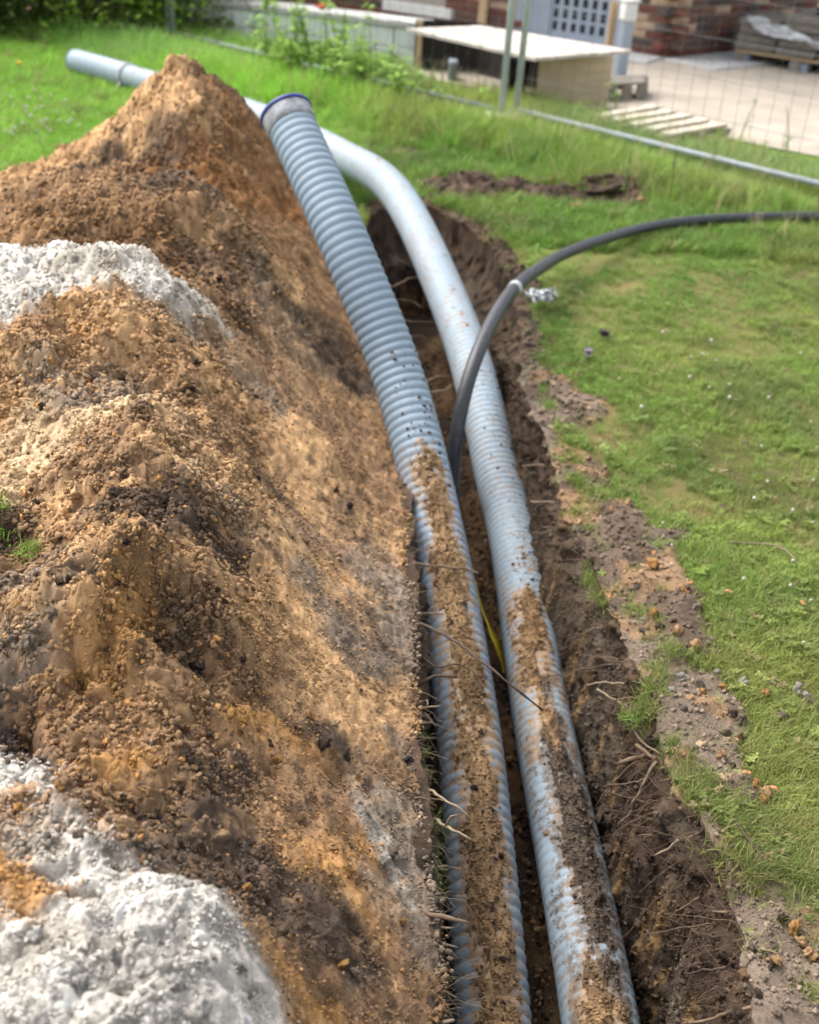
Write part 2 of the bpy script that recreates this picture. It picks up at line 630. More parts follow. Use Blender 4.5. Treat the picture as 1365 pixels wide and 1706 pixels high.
def soil_col(x, y):
    p = p3(x, y)
    a = fbm(p * 6, 4, 41)
    b = fbm(p * 11, 3, 43)
    c = SC['grey'] * 0.95 + 0 * a[..., None]
    c = c + (SC['peat'] * 1.6 - c) * (0.7 * sstep(0.0, 0.6, a))[..., None]
    c = c + (SC['tan'] * .85 - c) * (0.55 * sstep(0.30, 0.62, b))[..., None]
    far = np.maximum(sstep(3.2, 4.3, y), sstep(.16, .08, x - 0.03 * (4 - y) * 0))[..., None]
    c = c + (SC['peat'] * (1.1 + 0.7 * a[..., None]) - c) * far * 0.9
    return c

# ------------------------------------------------------------------ lawn sheet (reaches the horizon, open over the trench)
dist = [0.0]
while dist[-1] < 0.75:
    dist.append(dist[-1] + 0.011)
while dist[-1] < 12:
    dist.append(dist[-1] * 1.05)
dist += [16, 24, 40, 80, 160, 400]
dist = np.array(dist)
V = LOOP[None] + dist[:, None, None] * OUT[None]
ld_l = np.minimum(np.broadcast_to(dist[:, None], V.shape[:2]), 9.0)
x, y = V[..., 0], V[..., 1]
so = soil_amount(x, y, lip_dist(x, y))
def lawn_h(x, y, so):
    w1, w2 = 0.012 * vnoise(p3(x, y) * 50, 13), 0.012 * vnoise(p3(x, y) * 50, 14)
    lm1, id1 = lumps(x + w1, y + w2, 0.05, 51, 0.5)
    lm2, id2 = lumps(x + w1 * .4, y + w2 * .4, 0.02, 52)
    z = ground_z(x, y) + so * (0.008 * lm1 * (id1 > 0.3) + 0.006 * lm2 + 0.009 * fbm(p3(x, y) * 16, 4, 12))
    z = z + area_mask([SOIL[7]], x, y, 0.06) * (0.025 + 0.05 * fbm(p3(x, y) * 7, 4, 61))
    return z + area_mask([SOIL[0], SOIL[1]], x, y, 0.06) * 0.010, id1
zz, id1 = lawn_h(x, y, so)
moss = np.array([0.15, 0.150, 0.052])
lush = np.array([0.13, 0.22, 0.04])
dry = np.array([0.24, 0.185, 0.085])
g1 = fbm(p3(x, y) * 1.3, 4, 71)
leftside = sstep(-0.3, -0.9, x)
lc = moss + (lush - moss) * np.clip(leftside + sstep(4.6, 5.6, y), 0, 1)[..., None]
lc = lc * (1 + 0.35 * g1[..., None])
dr = area_mask(DRY, x, y, 0.06)
lc = lc + (dry - lc) * (0.75 * dr)[..., None]
cols = lc + (soil_col(x, y) * (0.85 + 0.25 * id1[..., None]) - lc) * so[..., None]
def lawn_build(nt, bs, out):
    at = nd(nt, 'ShaderNodeAttribute', attribute_name='col')
    n1 = noise_tex(nt, 160, 5, 0.75)
    c = mixc(nt, 1.0, at.outputs['Color'], mixc(nt, ramp(nt, n1, 0.3, 0.7), (0.6, 0.6, 0.6), (1.35, 1.3, 1.3)), 'MULTIPLY')
    nt.links.new(c, bs.inputs['Base Color'])
    bs.inputs['Roughness'].default_value = 0.95
    bs.inputs['Specular IOR Level'].default_value = 0.1
    bump(nt, bs, noise_tex(nt, 220, 6, 0.75), 0.9, 0.006)
M['lawn'] = mat('lawn_ground', lawn_build)
lawn_v = np.concatenate([V, zz[..., None]], -1)
lawn = obj('lawn', mesh_np('lawn', lawn_v.reshape(-1, 3), grid_faces(len(dist), NL, True)[:, ::-1], M['lawn'],
                           attrs={'col': ('FLOAT_COLOR', cols.reshape(-1, 3))}), kind='structure',
           label='mown green lawn round the open trench')

# ------------------------------------------------------------------ trench: rounded edge, cut walls, floor
nw, nf = 84, 14
rows_o, rows_z = [], []
rl = 0.02 + 0.15 * sstep(3.5, 4.5, LOOP[:, 1])                    # edge rounding, broad at the far end
dep = 0.56 - 0.10 * sstep(2.5, 4.6, LOOP[:, 1])
s_along = np.r_[0, np.cumsum(np.linalg.norm(np.diff(LOOP, axis=0), axis=1))]
isright = (LOOP[:, 0] > spn[:, 0])
batter = np.where(isright, 0.02, 0.02)
TV, TC = [], []
for k in range(nw + 1):
    t = k / nw
    tt = np.full(NL, t)
    a = np.clip(t / 0.18, 0, 1) * np.pi / 2
    o_ = rl * (1 - np.cos(a)) + batter * sstep(0.1, 1, t) - 0 * rl
    z_ = -rl * 1.2 * np.sin(a) - (dep - rl * 1.2) * np.clip((t - 0.10) / 0.9, 0, 1) ** 1.0
    mid = sstep(0.0, 0.12, t)
    q = p3(s_along * 9, z_ * 5, 0 * tt)
    cell = s_along / 0.16 + 0.35 * vnoise(p3(s_along * 3, z_ * 3, 0 * tt), 77)
    ci = np.floor(cell).astype(np.int64)
    zo = np.zeros_like(ci)
    facet = ((_h(ci, zo, zo, 71) - .5) * .018 + (cell - ci - .5) * (_h(ci, zo + 1, zo, 72) - .5) * .045) * sstep(0.10, 0.3, t) * isright
    n_big = facet + 0.008 * fbm(q * np.array([0.55, 0.8, 1]), 3, 81) * mid
    gouge = (0.006 * fbm(p3(s_along * 24, z_ * 2.0, 0 * tt), 3, 82) + 0.004 * fbm(p3(s_along * 75, z_ * 5, 0 * tt), 2, 83)) * sstep(0.2, 0.45, t) + (0.003 * fbm(p3(s_along * 60, z_ * 30, 0 * tt), 3, 78) + 0.0025 * fbm(p3(s_along * 140, z_ * 130, 0 * tt), 2, 79)) * mid
    mat_ = -0.018 * sstep(0.45, 0.12, t) * sstep(0, 0.08, t) * (0.6 + fbm(p3(s_along * 22, z_ * 40, 0 * tt), 3, 84))
    pit = -0.012 * sstep(0.35, 0.6, fbm(p3(s_along * 14, z_ * 16, 0 * tt), 2, 85)) * mid
    o_ = o_ + n_big + gouge + mat_ + pit * -1 * -1
    xy = LOOP - OUT * o_[:, None]
    gz = ground_z(LOOP[:, 0], LOOP[:, 1]) * (1 - mid)
    if k == 0:
        xy, z_ = LOOP.copy(), 0 * z_
        gz = zz[0]
    TV.append(np.concatenate([xy, (z_ + gz)[:, None]], 1))
    # colours: pale crumbly top, dark humus, cut sand lower down in streaks
    sy, n3 = s_along, fbm(p3(s_along * 5, z_ * 3, 0 * tt), 3, 86)
    base = SC['peat'] * 1.0 + (SC['grey'] * 0.52 - SC['peat'] * 1.0) * sstep(-0.35, 0.6, n3)[:, None]
    streak = sstep(0.14, 0.40, fbm(p3(s_along * 19, z_ * 1.3, 0 * tt), 4, 87)) * sstep(0.30, 0.55, t + 0.2 * n3)
    c = base + (np.array([0.30, 0.185, 0.085]) - base) * (0.75 * streak)[:, None]
    top = sstep(0.14, 0.03, t)
    c = c + (soil_col(LOOP[:, 0], LOOP[:, 1]) * 0.9 - c) * top
    rust = sstep(0.3, 0.55, fbm(p3(s_along * 30, z_ * 24, 0 * tt), 2, 88)) * sstep(0.5, 0.2, t)
    c = c + (np.array([0.13, 0.085, 0.055]) - c) * (0.6 * rust)[:, None]
    c = c * (1 + 0.30 * fbm(p3(s_along * 50, z_ * 34, 0 * tt), 3, 76))[:, None]
    TC.append(np.clip(c, .015, .8))
edge = TV[-1]
for k in range(1, nf + 1):
    t = k / nf
    xy = edge[:, :2] + (spn - edge[:, :2]) * t
    z_ = -dep + 0.02 * fbm(p3(xy[:, 0] * 8, xy[:, 1] * 8), 3, 89) * min(1, t * 4) - 0.01 * t
    TV.append(np.concatenate([xy, z_[:, None]], 1))
    n3 = fbm(p3(xy[:, 0] * 12, xy[:, 1] * 6), 3, 90)
    TC.append(SC['drab'] * 0.55 + (SC['peat'] * .8 - SC['drab'] * 0.55) * sstep(-0.3, 0.5, n3)[:, None])
TV, TC = np.array(TV), np.array(TC)
trench = obj('trench', mesh_np('trench', TV.reshape(-1, 3), grid_faces(len(TV), NL, True), M['wall_earth'],
                               attrs={'col': ('FLOAT_COLOR', TC.reshape(-1, 3))}), kind='structure',
             label='deep narrow trench with dark cut earth walls')

# ------------------------------------------------------------------ the spoil heap: heights
HP = [(300, 93, .775), (272, 122, .705), (330, 120, .715), (345, 132, .70), (400, 165, .62), (440, 215, .50), (470, 290, .40), (250, 150, .66), (180, 210, .52), (100, 260, .38), (0, 312, .25),
      (300, 200, .62), (300, 262, .52), (250, 288, .475), (200, 277, .455), (380, 260, .50), (150, 283, .46), (430, 340, .36), (470, 380, .285), (500, 440, .20), (540, 495, .125),
      (0, 332, .42), (60, 312, .50), (130, 297, .565), (190, 299, .60), (260, 301, .60), (330, 322, .57), (400, 372, .47), (460, 440, .36), (520, 520, .24), (560, 590, .14),
      (0, 400, .43), (100, 375, .545), (200, 395, .525), (300, 420, .47), (380, 480, .39), (450, 560, .29), (520, 640, .18), (600, 740, .07),
      (100, 410, .51), (200, 413, .50), (0, 412, .47),
      (0, 418, .56), (100, 421, .58), (210, 423, .60), (255, 450, .57), (312, 500, .50), (350, 560, .43), (420, 640, .31), (500, 720, .22), (600, 830, .09),
      (100, 470, .56), (30, 500, .54), (180, 472, .585), (120, 503, .57), (60, 533, .54), (0, 575, .50), (250, 520, .54), (300, 590, .47), (380, 700, .33), (480, 830, .20), (580, 930, .09), (655, 990, .01),
      (100, 600, .50), (180, 640, .465), (60, 700, .44), (60, 760, .43), (0, 800, .42), (150, 690, .46), (250, 690, .50), (200, 720, .50), (140, 790, .46), (290, 720, .48), (330, 800, .42), (400, 950, .30), (500, 1080, .18), (600, 1150, .08), (675, 1130, .01),
      (100, 900, .44), (200, 850, .46), (0, 900, .42), (255, 930, .478), (240, 1000, .425), (240, 1080, .355), (290, 940, .45), (320, 1000, .40),
      (120, 1010, .462), (160, 1040, .445), (205, 1090, .405), (60, 1050, .45), (0, 1050, .44), (100, 1130, .385), (180, 1115, .37), (200, 1200, .335), (100, 1200, .36), (0, 1160, .385), (0, 1280, .35), (300, 1060, .355), (350, 1150, .30), (450, 1250, .20), (400, 1350, .24), (550, 1250, .12), (650, 1250, .035), (300, 1300, .29), (150, 1350, .335), (500, 1400, .17), (600, 1400, .09), (700, 1400, .0), (400, 1500, .245), (300, 1420, .30),
      (230, 1430, .355), (100, 1420, .375), (0, 1450, .38), (330, 1490, .33), (420, 1570, .275), (480, 1640, .22), (200, 1550, .385), (60, 1600, .41), (0, 1706, .42), (200, 1706, .40), (350, 1650, .34), (500, 1700, .19), (550, 1550, .155), (600, 1650, .11), (650, 1550, .065), (708, 1550, .0), (728, 1660, -.01)]
ctr = [(*U(a, b, h)[:2], h) for a, b, h in HP]
ctr += [(-1.35, yy, -.06) for yy in (-.2, .5, 1.1, 1.7)] + [(-1.75, 2.3, -.06), (-2.0, 2.9, -.06), (-2.15, 3.6, -.06), (-2.15, 4.2, -.06), (-1.75, 4.8, -.06), (-1.2, 5.15, -.06), (-.7, 5.1, -.06), (-.3, 4.9, -.06), (-.16, 4.3, .02)]
ctr += [(-.75, .3, .40), (-.85, 1.0, .38), (-.95, 1.6, .38), (-.2, .2, .30), (.03, .3, -.01), (.03, .0, -.01), (-.4, -.1, .3), (.0, -.5, -.03), (-.5, -.6, -.05), (-1.2, -.6, -.06)]
ctr = np.array(ctr)
def _k(r2):
    return 0.5 * r2 * np.log(r2 + 1e-9)
n_ = len(ctr)
A = np.zeros((n_ + 3, n_ + 3))
A[:n_, :n_] = _k(((ctr[:, None, :2] - ctr[None, :, :2]) ** 2).sum(-1)) + np.eye(n_) * 6e-5
A[:n_, n_] = 1
A[:n_, n_ + 1:] = ctr[:, :2]
A[n_:, :n_] = A[:n_, n_:].T
wts = np.linalg.solve(A, np.r_[ctr[:, 2], 0, 0, 0])
def heap_base(x, y):
    x, y = np.asarray(x, float), np.asarray(y, float)
    sh = x.shape
    q = np.stack([x.ravel(), y.ravel()], 1)
    r = np.empty(len(q))
    for s in range(0, len(q), 40000):
        e = q[s:s + 40000]
        k = _k(((e[:, None, :] - ctr[None, :, :2]) ** 2).sum(-1))
        r[s:s + 40000] = k @ wts[:n_] + wts[n_] + e @ wts[n_ + 1:]
    return r.reshape(sh)

def hit(px, py, fn=None, zlift=0.0):
    """where the ray through a pixel meets the heap"""
    d = ray(px, py)
    t = np.arange(0.5, 8, 0.004)
    q = CAM + d * t[:, None]
    h = (fn or heap_base)(q[:, 0], q[:, 1])
    ok = np.where((q[:, 2] < np.maximum(h, 0)))[0]
    i = ok[0] if len(ok) else len(t) - 1
    p = q[i].copy()
    p[2] = max(h[i], 0) + zlift
    return p

# rows crowd towards the near end, where the photograph shows every crumb
ry = np.r_[np.linspace(-0.6, 0.40, 30), np.geomspace(0.405, 5.4, 800)]
tx = np.r_[np.linspace(0, 1, 550) ** 0.85, np.ones(10)]
XL = np.interp(ry, [-.6, 1.7, 3, 3.6, 5.4], [-1.5, -1.5, -2.1, -2.25, -2.2])
XR = left_lip_x(ry) + np.interp(ry, [1.0, 1.8, 2.6, 3.4], [-.014, -.014, -.016, -.008]) + 0.014 * fbm(p3(ry * 4, 0 * ry), 3, 91) + 0.002 * fbm(p3(ry * 50, 0 * ry), 2, 92)
hx = XL[:, None] + (XR - XL)[:, None] * tx[None]
hy = np.broadcast_to(ry[:, None], hx.shape) + 0
def coarse(fn, sr, sc2, k=1):
    # evaluate a smooth field on every sr-th row and sc2-th column, then fill in linearly
    ri = np.unique(np.r_[np.arange(0, len(ry), sr), len(ry) - 1])
    ci = np.unique(np.r_[np.arange(0, len(tx), sc2), len(tx) - 1])
    g = fn(ri, ci)
    fr = np.interp(np.arange(len(ry)), ri, np.arange(len(ri)))
    fc = np.interp(np.arange(len(tx)), ci, np.arange(len(ci)))
    r0, c0 = np.minimum(fr.astype(int), len(ri) - 2), np.minimum(fc.astype(int), len(ci) - 2)
    a_, b_ = (fr - r0), (fc - c0)
    if g.ndim == 3:
        a_, b_ = a_[:, None, None], b_[None, :, None]
    else:
        a_, b_ = a_[:, None], b_[None, :]
    g = g[r0] * (1 - a_) + g[r0 + 1] * a_
    return g[:, c0] * (1 - b_) + g[:, c0 + 1] * b_
hz = coarse(lambda i, j: heap_base(hx[np.ix_(i, j)], hy[np.ix_(i, j)]), 3, 3)
# how far down the right flank: smooth raked earth there, crumbs on the crest
gy_, gx_ = np.gradient(hz)
edge_d = XR[:, None] - hx
foot = np.minimum(0.004 + edge_d * 0.55, 0.12) * sstep(4.7, 4.2, hy)
hz = np.where(edge_d < 0.35, np.maximum(hz, foot), hz)
flank = sstep(0.62, 0.34, edge_d / np.interp(ry, [1, 4], [0.55, 0.95])[:, None]) 
q = p3(hx, hy, hz)
dist_c = np.sqrt(((q - CAM) ** 2).sum(-1))
d1 = 0.020 * fbm(q * 4.5, 3, 101) * sstep(0.02, 0.15, edge_d)
d2 = 0.016 * fbm(q * 14, 3, 102)
l1, i1 = lumps(hx + 0.02 * vnoise(q * 20, 1), hy + 0.02 * vnoise(q * 20, 2), 0.055, 103, 0.5)
l2, i2 = lumps(hx + 0.013 * fbm(q * 45, 2, 3), hy + 0.013 * fbm(q * 45, 2, 4), 0.024, 104, 0.75)
l3, i3 = lumps(hx + 0.004 * vnoise(q * 120, 5), hy + 0.004 * vnoise(q * 120, 6), 0.011, 105, 0.85)
rough = 1 - 0.80 * flank
streakn = 0.003 * fbm(p3(hx * 3.5 + hz * 4, hy * 20), 3, 106) * flank
crack = -0.016 * sstep(0.06, 0.0, np.abs(fbm(p3(hx * 5, hy * 5), 3, 107))) * sstep(0.25, 0.6, fbm(q * 2.2, 2, 108))
hz2 = hz + d1 + d2 * rough + streakn + crack + rough * (0.013 * l1 * (0.1 + i1) + 0.0085 * l2 * (0.2 + i2)) + 0.0045 * (0.45 + 0.55 * rough) * l3 * (0.2 + i3) + (0.004 + 0.004 * rough) * fbm(q * 50, 3, 110) + 0.0022 * fbm(q * 170, 2, 111)
# terraces: slumped little scarps
ter = fbm(q * np.array([3, 3, 3]), 3, 109)
hz2 += (0.022 * sstep(0.0, 0.10, ter) - 0.011) * (1 - flank) * sstep(0.7, 1.3, hy)
# hollows under slumped lumps, and the knobs above them
for px, py, r_, dz in [(232, 992, .030, -.038), (262, 930, .028, .022), (95, 548, .026, -.045), (205, 266, .075, -.055), (160, 285, .05, -.03), (28, 1222, .045, -.02), (60, 1190, .03, -.025),
                       (140, 1120, .022, -.03), (130, 1030, .035, .018), (560, 1285, .028, -.028), (540, 1225, .03, .015), (640, 1460, .018, -.02), (600, 1560, .02, -.025), (180, 472, .03, .015),
                       (235, 690, .04, .015), (600, 800, .03, -.02), (360, 520, .035, -.02), (385, 500, .03, .012), (480, 350, .06, -.03), (450, 1290, .03, -.015), (330, 1120, .03, -.02)]:
    p = hit(px, py)
    g_ = np.exp(-(((hx - p[0]) / r_) ** 2 + ((hy - p[1]) / (r_ * 1.1)) ** 2) ** 1.5)
    hz2 = hz2 + dz * g_ * (1 + 0.5 * fbm(q * 30, 2, 112))
# fall over the trench edge
skirt = 10
hx2 = hx + (0.0055 * fbm(q * 42, 3, 113) + 0.007 * fbm(q * 12, 2, 115)) * (0.4 + 0.6 * rough) * sstep(0.0, 0.05, edge_d)
hy2 = hy + (0.0055 * fbm(q * 42, 3, 114) + 0.007 * fbm(q * 12, 2, 116)) * (0.4 + 0.6 * rough)
for j in range(skirt):
    c_ = 560 - skirt + j
    tt = (j + 1) / skirt
    hx2[:, c_] = XR + 0.004 - 0.035 * tt
    hz2[:, c_] = np.minimum(hz2[:, 560 - skirt - 1], 0.02) - 0.16 * tt
hz2 = np.maximum(hz2, -0.16)
hz2[hz < -0.02] = np.minimum(hz2[hz < -0.02], -0.03)

# ------------------------------------------------------------------ the spoil heap: which earth lies where; sunlit top painted cream, shadow cavity black
CA = """300,130,tan;250,190,tan;180,230,tan;100,280,tan;30,303,tan;330,160,drab;380,170,dark;335,190,tan;400,200,rust;350,250,rust;430,260,rust;380,290,rust;300,240,brown;240,235,tan;205,262,black;160,278,dark;240,270,dark;320,300,rust;420,340,rust;470,380,brown;500,440,brown;540,520,brown;480,330,rust;440,250,brown;280,225,dark
60,320,drab;130,308,drab;200,312,drab;100,350,brown;200,370,brown;30,390,brown;150,400,brown;260,400,brown;270,312,dark;330,330,dark;320,360,tan;350,380,tan;380,420,tan;300,350,brown;280,430,brown;400,480,drab;420,440,dark;440,500,grey;480,560,drab;520,600,grey;560,650,tan;460,460,tan;540,570,dark;600,700,drab
330,460,brown;365,470,black;380,510,dark;350,500,brown
20,440,white;80,435,white;150,440,palegrey;210,430,white;250,460,white;290,490,white;20,500,white;60,470,white;10,530,white;318,508,palegrey;130,455,palegrey;50,455,palegrey;110,480,white;215,450,white;338,545,grey;395,605,grey;440,655,grey;370,580,tan;420,610,drab;400,660,tan;370,545,drab
180,490,tan;120,515,tan;60,540,drab;100,540,ochre;200,560,tan;260,530,tan;285,560,tan;150,620,tan;250,620,tan;50,600,tan;20,650,tan;330,620,tan;300,650,drab;340,690,drab;20,590,drab;230,590,drab
200,652,grey;130,662,grey;90,672,grey;60,700,cream;30,760,cream;120,720,cream;200,680,cream;10,800,cream;280,680,cream
190,735,drab;240,712,drab;200,790,tan;150,830,tan;250,800,drab;190,785,dark;290,760,tan;320,780,cream;100,850,tan;60,905,drab;30,885,dark;20,960,grey;100,935,tan;180,920,tan;205,865,dark;280,850,dark;300,900,dark;350,920,dark;250,880,drab;260,935,tan;330,850,drab;360,800,tan;400,860,grey;450,840,tan;380,740,tan;420,720,drab;430,790,dark;470,850,drab;500,800,tan;520,760,tan;550,720,drab;600,760,drab;630,820,drab;600,860,tan;580,845,black;520,900,grey;570,930,drab;480,940,tan;440,930,tan;420,1000,tan;530,1000,grey;600,1000,tan;640,980,grey;660,1050,grey
500,1060,tan;560,1100,tan;625,1110,grey;640,1180,tan;560,1180,tan;600,1240,tan;450,1100,tan;400,1080,drab;510,1130,tan
210,1005,ochre;160,1050,tan;200,1060,ochre;120,1100,ochre;60,1000,tan;120,968,black;85,1035,grey;30,1085,grey;20,1140,dark;60,1150,drab;40,1200,dark;25,1230,black;250,1060,ochre;270,1000,tan;300,985,tan;300,1080,dark;335,1115,black;280,1130,drab;350,1060,drab;180,1120,ochre;200,1200,drab;130,1180,drab;120,1240,drab;250,1180,tan;330,1170,drab;380,1130,drab;400,1195,ochre;425,1210,ochre;450,1180,dark;480,1160,drab;500,1200,drab;540,1235,black;570,1262,dark;490,1222,ochre;430,1270,drab;350,1250,dark;300,1240,drab;250,1270,ochre;200,1285,ochre;150,1290,drab;370,1220,drab
80,1270,dark;15,1275,white;40,1312,white;65,1345,white;110,1385,palegrey;20,1375,drab;20,1430,ochre;55,1405,palegrey;55,1475,ochre;200,1350,drab;150,1330,drab;260,1360,dark;300,1330,drab;350,1340,dark;400,1350,dark;450,1320,dark;480,1360,drab;520,1320,drab;300,1400,dark;350,1440,dark;400,1430,dark;450,1450,dark;500,1500,dark;550,1540,dark;420,1510,dark;480,1560,dark;560,1600,dark;600,1650,grey;620,1690,drab;545,1650,drab;510,1610,drab;260,1420,dark;230,1380,drab;360,1470,dark
580,1410,ochre;560,1390,drab;590,1455,ochre;620,1490,tan;630,1525,ochre;650,1580,drab;610,1370,palegrey;640,1420,palegrey;655,1465,palegrey;600,1335,grey;660,1350,grey;690,1420,grey;700,1500,grey;670,1530,grey;700,1600,grey;720,1690,drab;680,1680,drab;640,1300,drab;690,1280,grey;660,1230,tan
140,1430,white;200,1425,white;100,1500,white;200,1500,white;260,1485,white;320,1525,white;370,1565,white;430,1625,white;470,1690,white;300,1600,white;200,1650,white;100,1600,white;50,1680,white;20,1560,white;10,1640,white;350,1680,white;60,1545,palegrey
505,1665,ochre;485,1615,ochre;525,1700,ochre;445,1565,drab"""
anch, acol = [], []
for tok in CA.replace('\n', ';').split(';'):
    a, b, c = tok.split(',')
    p = hit(float(a), float(b))
    anch.append((p[0], p[1], np.linalg.norm(p - CAM)))
    acol.append(SC[c])
anch, acol = np.array(anch), np.array(acol)
def heap_col(x, y, z):
    sh = np.shape(x)
    x, y, z = [np.ravel(a) for a in (x, y, z)]
    r = np.empty((len(x), 3))
    for s in range(0, len(x), 30000):
        X, Y, Z = x[s:s + 30000], y[s:s + 30000], z[s:s + 30000]
        dc = np.sqrt(X ** 2 + Y ** 2 + (Z - CAMH) ** 2)
        w1 = p3(X, Y, Z)
        wa = 0.055 * fbm(w1 * 10, 5, 121) * dc / 2
        wb = 0.055 * fbm(w1 * 10, 5, 122) * dc / 2
        d2 = ((X + wa)[:, None] - anch[None, :, 0]) ** 2 + ((Y + wb)[:, None] - anch[None, :, 1]) ** 2
        d = np.sqrt(d2) / anch[None, :, 2]
        m = d.min(1, keepdims=True)
        w = np.exp(-(d - m) / 0.0075)
        w /= w.sum(1, keepdims=True)
        r[s:s + 30000] = w @ acol
    return r.reshape(sh + (3,))
hc = coarse(lambda i, j: heap_col(hx[np.ix_(i, j)], hy[np.ix_(i, j)], hz[np.ix_(i, j)]), 2, 2)
spk = fbm(q * 32, 3, 131)
spk2 = fbm(q * 60, 2, 132)
lum = hc.mean(-1, keepdims=True)
hc = hc * (1 + 0.16 * spk2[..., None] + 0.18 * fbm(q * 5, 3, 133)[..., None])
# crumbs of other earths mixed in
notwhite = sstep(0.5, 0.4, lum)
hc = hc + (SC['dark'] * 1.1 - hc) * (notwhite * 0.55 * (sstep(0.45, 0.7, spk))[..., None])
hc = hc + (SC['tan'] - hc) * (notwhite * 0.32 * sstep(0.35, 0.6, -spk)[..., None])
hc = hc * (0.80 + 0.38 * i2[..., None] * (l2 > 0.12)[..., None] + 0.14 * (l2 > .12)[..., None])  # gaps between crumbs painted darker as shade, crumb tops varied at random
hc = np.clip(hc, 0.02, 0.8)
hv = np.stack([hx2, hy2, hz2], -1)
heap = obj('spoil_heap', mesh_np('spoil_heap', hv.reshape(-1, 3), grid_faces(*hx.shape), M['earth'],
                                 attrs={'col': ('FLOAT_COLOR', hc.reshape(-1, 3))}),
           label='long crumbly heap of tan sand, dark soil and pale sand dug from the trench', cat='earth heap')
# a lookup of the finished surface
def heap_at(x, y):
    x, y = np.asarray(x, float), np.asarray(y, float)
    fi = np.interp(y, ry, np.arange(len(ry)))
    xl, xr = np.interp(y, ry, XL), np.interp(y, ry, XR)
    t = np.clip((x - xl) / (xr - xl), 0, 1)
    fj = np.interp(t, tx[:550], np.arange(550))
    i0, j0 = np.clip(fi.astype(int), 0, len(ry) - 2), np.clip(fj.astype(int), 0, len(tx) - 2)
    a, b = fi - i0, fj - j0
    g = lambda A: (A[i0, j0].T * ((1 - a) * (1 - b)) + A[i0 + 1, j0].T * (a * (1 - b)) + A[i0, j0 + 1].T * ((1 - a) * b) + A[i0 + 1, j0 + 1].T * (a * b)).T
    z = g(hz2)
    return np.where((x < xl) | (x > xr), -1, z), g(hc)
def hit2(px, py):
    return hit(px, py, lambda a, b: heap_at(a, b)[0])

# ------------------------------------------------------------------ loose crumbs over the heap
def scatter_on_heap(n, smin, smax, seed, bias=2.0):
    r = np.random.default_rng(seed)
    w = np.gradient(ry)[:, None] * (np.r_[np.gradient(tx[:550]), np.zeros(10)][None] * (XR - XL)[:, None]) / dist_c ** bias
    gy2, gx2 = np.gradient(hz2)
    sl = np.sqrt(1 + (gy2 / np.gradient(ry)[:, None]) ** 2 + (gx2 / (np.r_[np.gradient(tx[:550]), np.ones(10)][None] * (XR - XL)[:, None] + 1e-6)) ** 2)
    w = w * np.clip(sl, 1, 4)
    w = w * (hz > 0.001) * (hy > 0.35) * (0.95 + 0.05 * (1 - flank))
    pr_ = P(np.stack([hx, hy, hz], -1).reshape(-1, 3)).reshape(hx.shape + (3,))
    w = w * ((pr_[..., 0] > -60) & (pr_[..., 0] < 800) & (pr_[..., 1] < 1760) & (edge_d > 0.003))
    w = w.ravel() / w.sum()
    k = r.choice(len(w), n, p=w)
    X = hx.ravel()[k] + r.uniform(-.004, .004, n)
    Y = hy.ravel()[k] + r.uniform(-.004, .004, n)
    Z, _ = heap_at(X, Y)
    C = heap_at(X + r.normal(0, .012, n) * dist_c.ravel()[k] / 1.5, Y + r.normal(0, .012, n) * dist_c.ravel()[k] / 1.5)[1]
    s = smin * (smax / smin) ** (r.random(n) ** 4.2)
    s = s * np.clip(dist_c.ravel()[k] / 1.7, 0.85, 1.4) * (1 - 0.5 * flank.ravel()[k])
    s = s * np.where(C.mean(1) > 0.36, 0.7, 1.0)
    return X, Y, Z + s * 0.15, C, s, r
X, Y, Z, C, s, r = scatter_on_heap(240000, 0.0008, 0.0058, 3)
jit = r.random(len(X))
C = C * (0.80 + 0.32 * r.random(len(X)))[:, None]
pick = r.random(len(X))
lumw = C.mean(1)
C[(pick < 0.025) & (lumw < 0.35)] = SC['ochre'] * 1.05
C[(pick > 0.975) & (lumw < 0.35)] = SC['dark']
scatter('crumbs', np.stack([X, Y, Z], 1), r.uniform(0, 6.28, (len(X), 3)), s[:, None] * r.uniform(0.75, 1.25, (len(X), 3)),
        r.integers(0, 6, len(X)), C, crumb_sources(), heap, kind='stuff')
# the clods one can pick out, each a piece of its own
CLODS = [clod_mesh('clod', None, 40 + k, 3, 0.62, 0.75) for k in range(5)]
for m_ in CLODS:
    m_.materials.clear()
def clod_mat(name, c):
    return plain(name, tuple(np.array(c) * 0.9), 0.95, 0.35, 4, bstr=1.0, bdist=0.004, spec=0.1)
CM = {k: clod_mat('clod_' + k, SC[k]) for k in ('tan', 'cream', 'ochre', 'white', 'dark', 'black', 'grey', 'brown', 'drab', 'palegrey')}
CLM = {}
def clod(px, py, size, colr, parent, p=None, name='clod', sink=0.3):
    key = (random.randrange(5), colr)
    if key not in CLM:
        me = CLODS[key[0]].copy()
        me.materials.append(CM[colr])
        CLM[key] = me
    if p is None:
        p = hit2(px, py)
    o = obj(name, CLM[key], parent)
    o.location = (p[0], p[1], p[2] + size * (0.75 - sink))
    o.rotation_euler = [random.uniform(0, 6.28) for _ in range(3)]
    o.scale = (size, size * random.uniform(0.8, 1.2), size * random.uniform(0.8, 1.1))
    return o
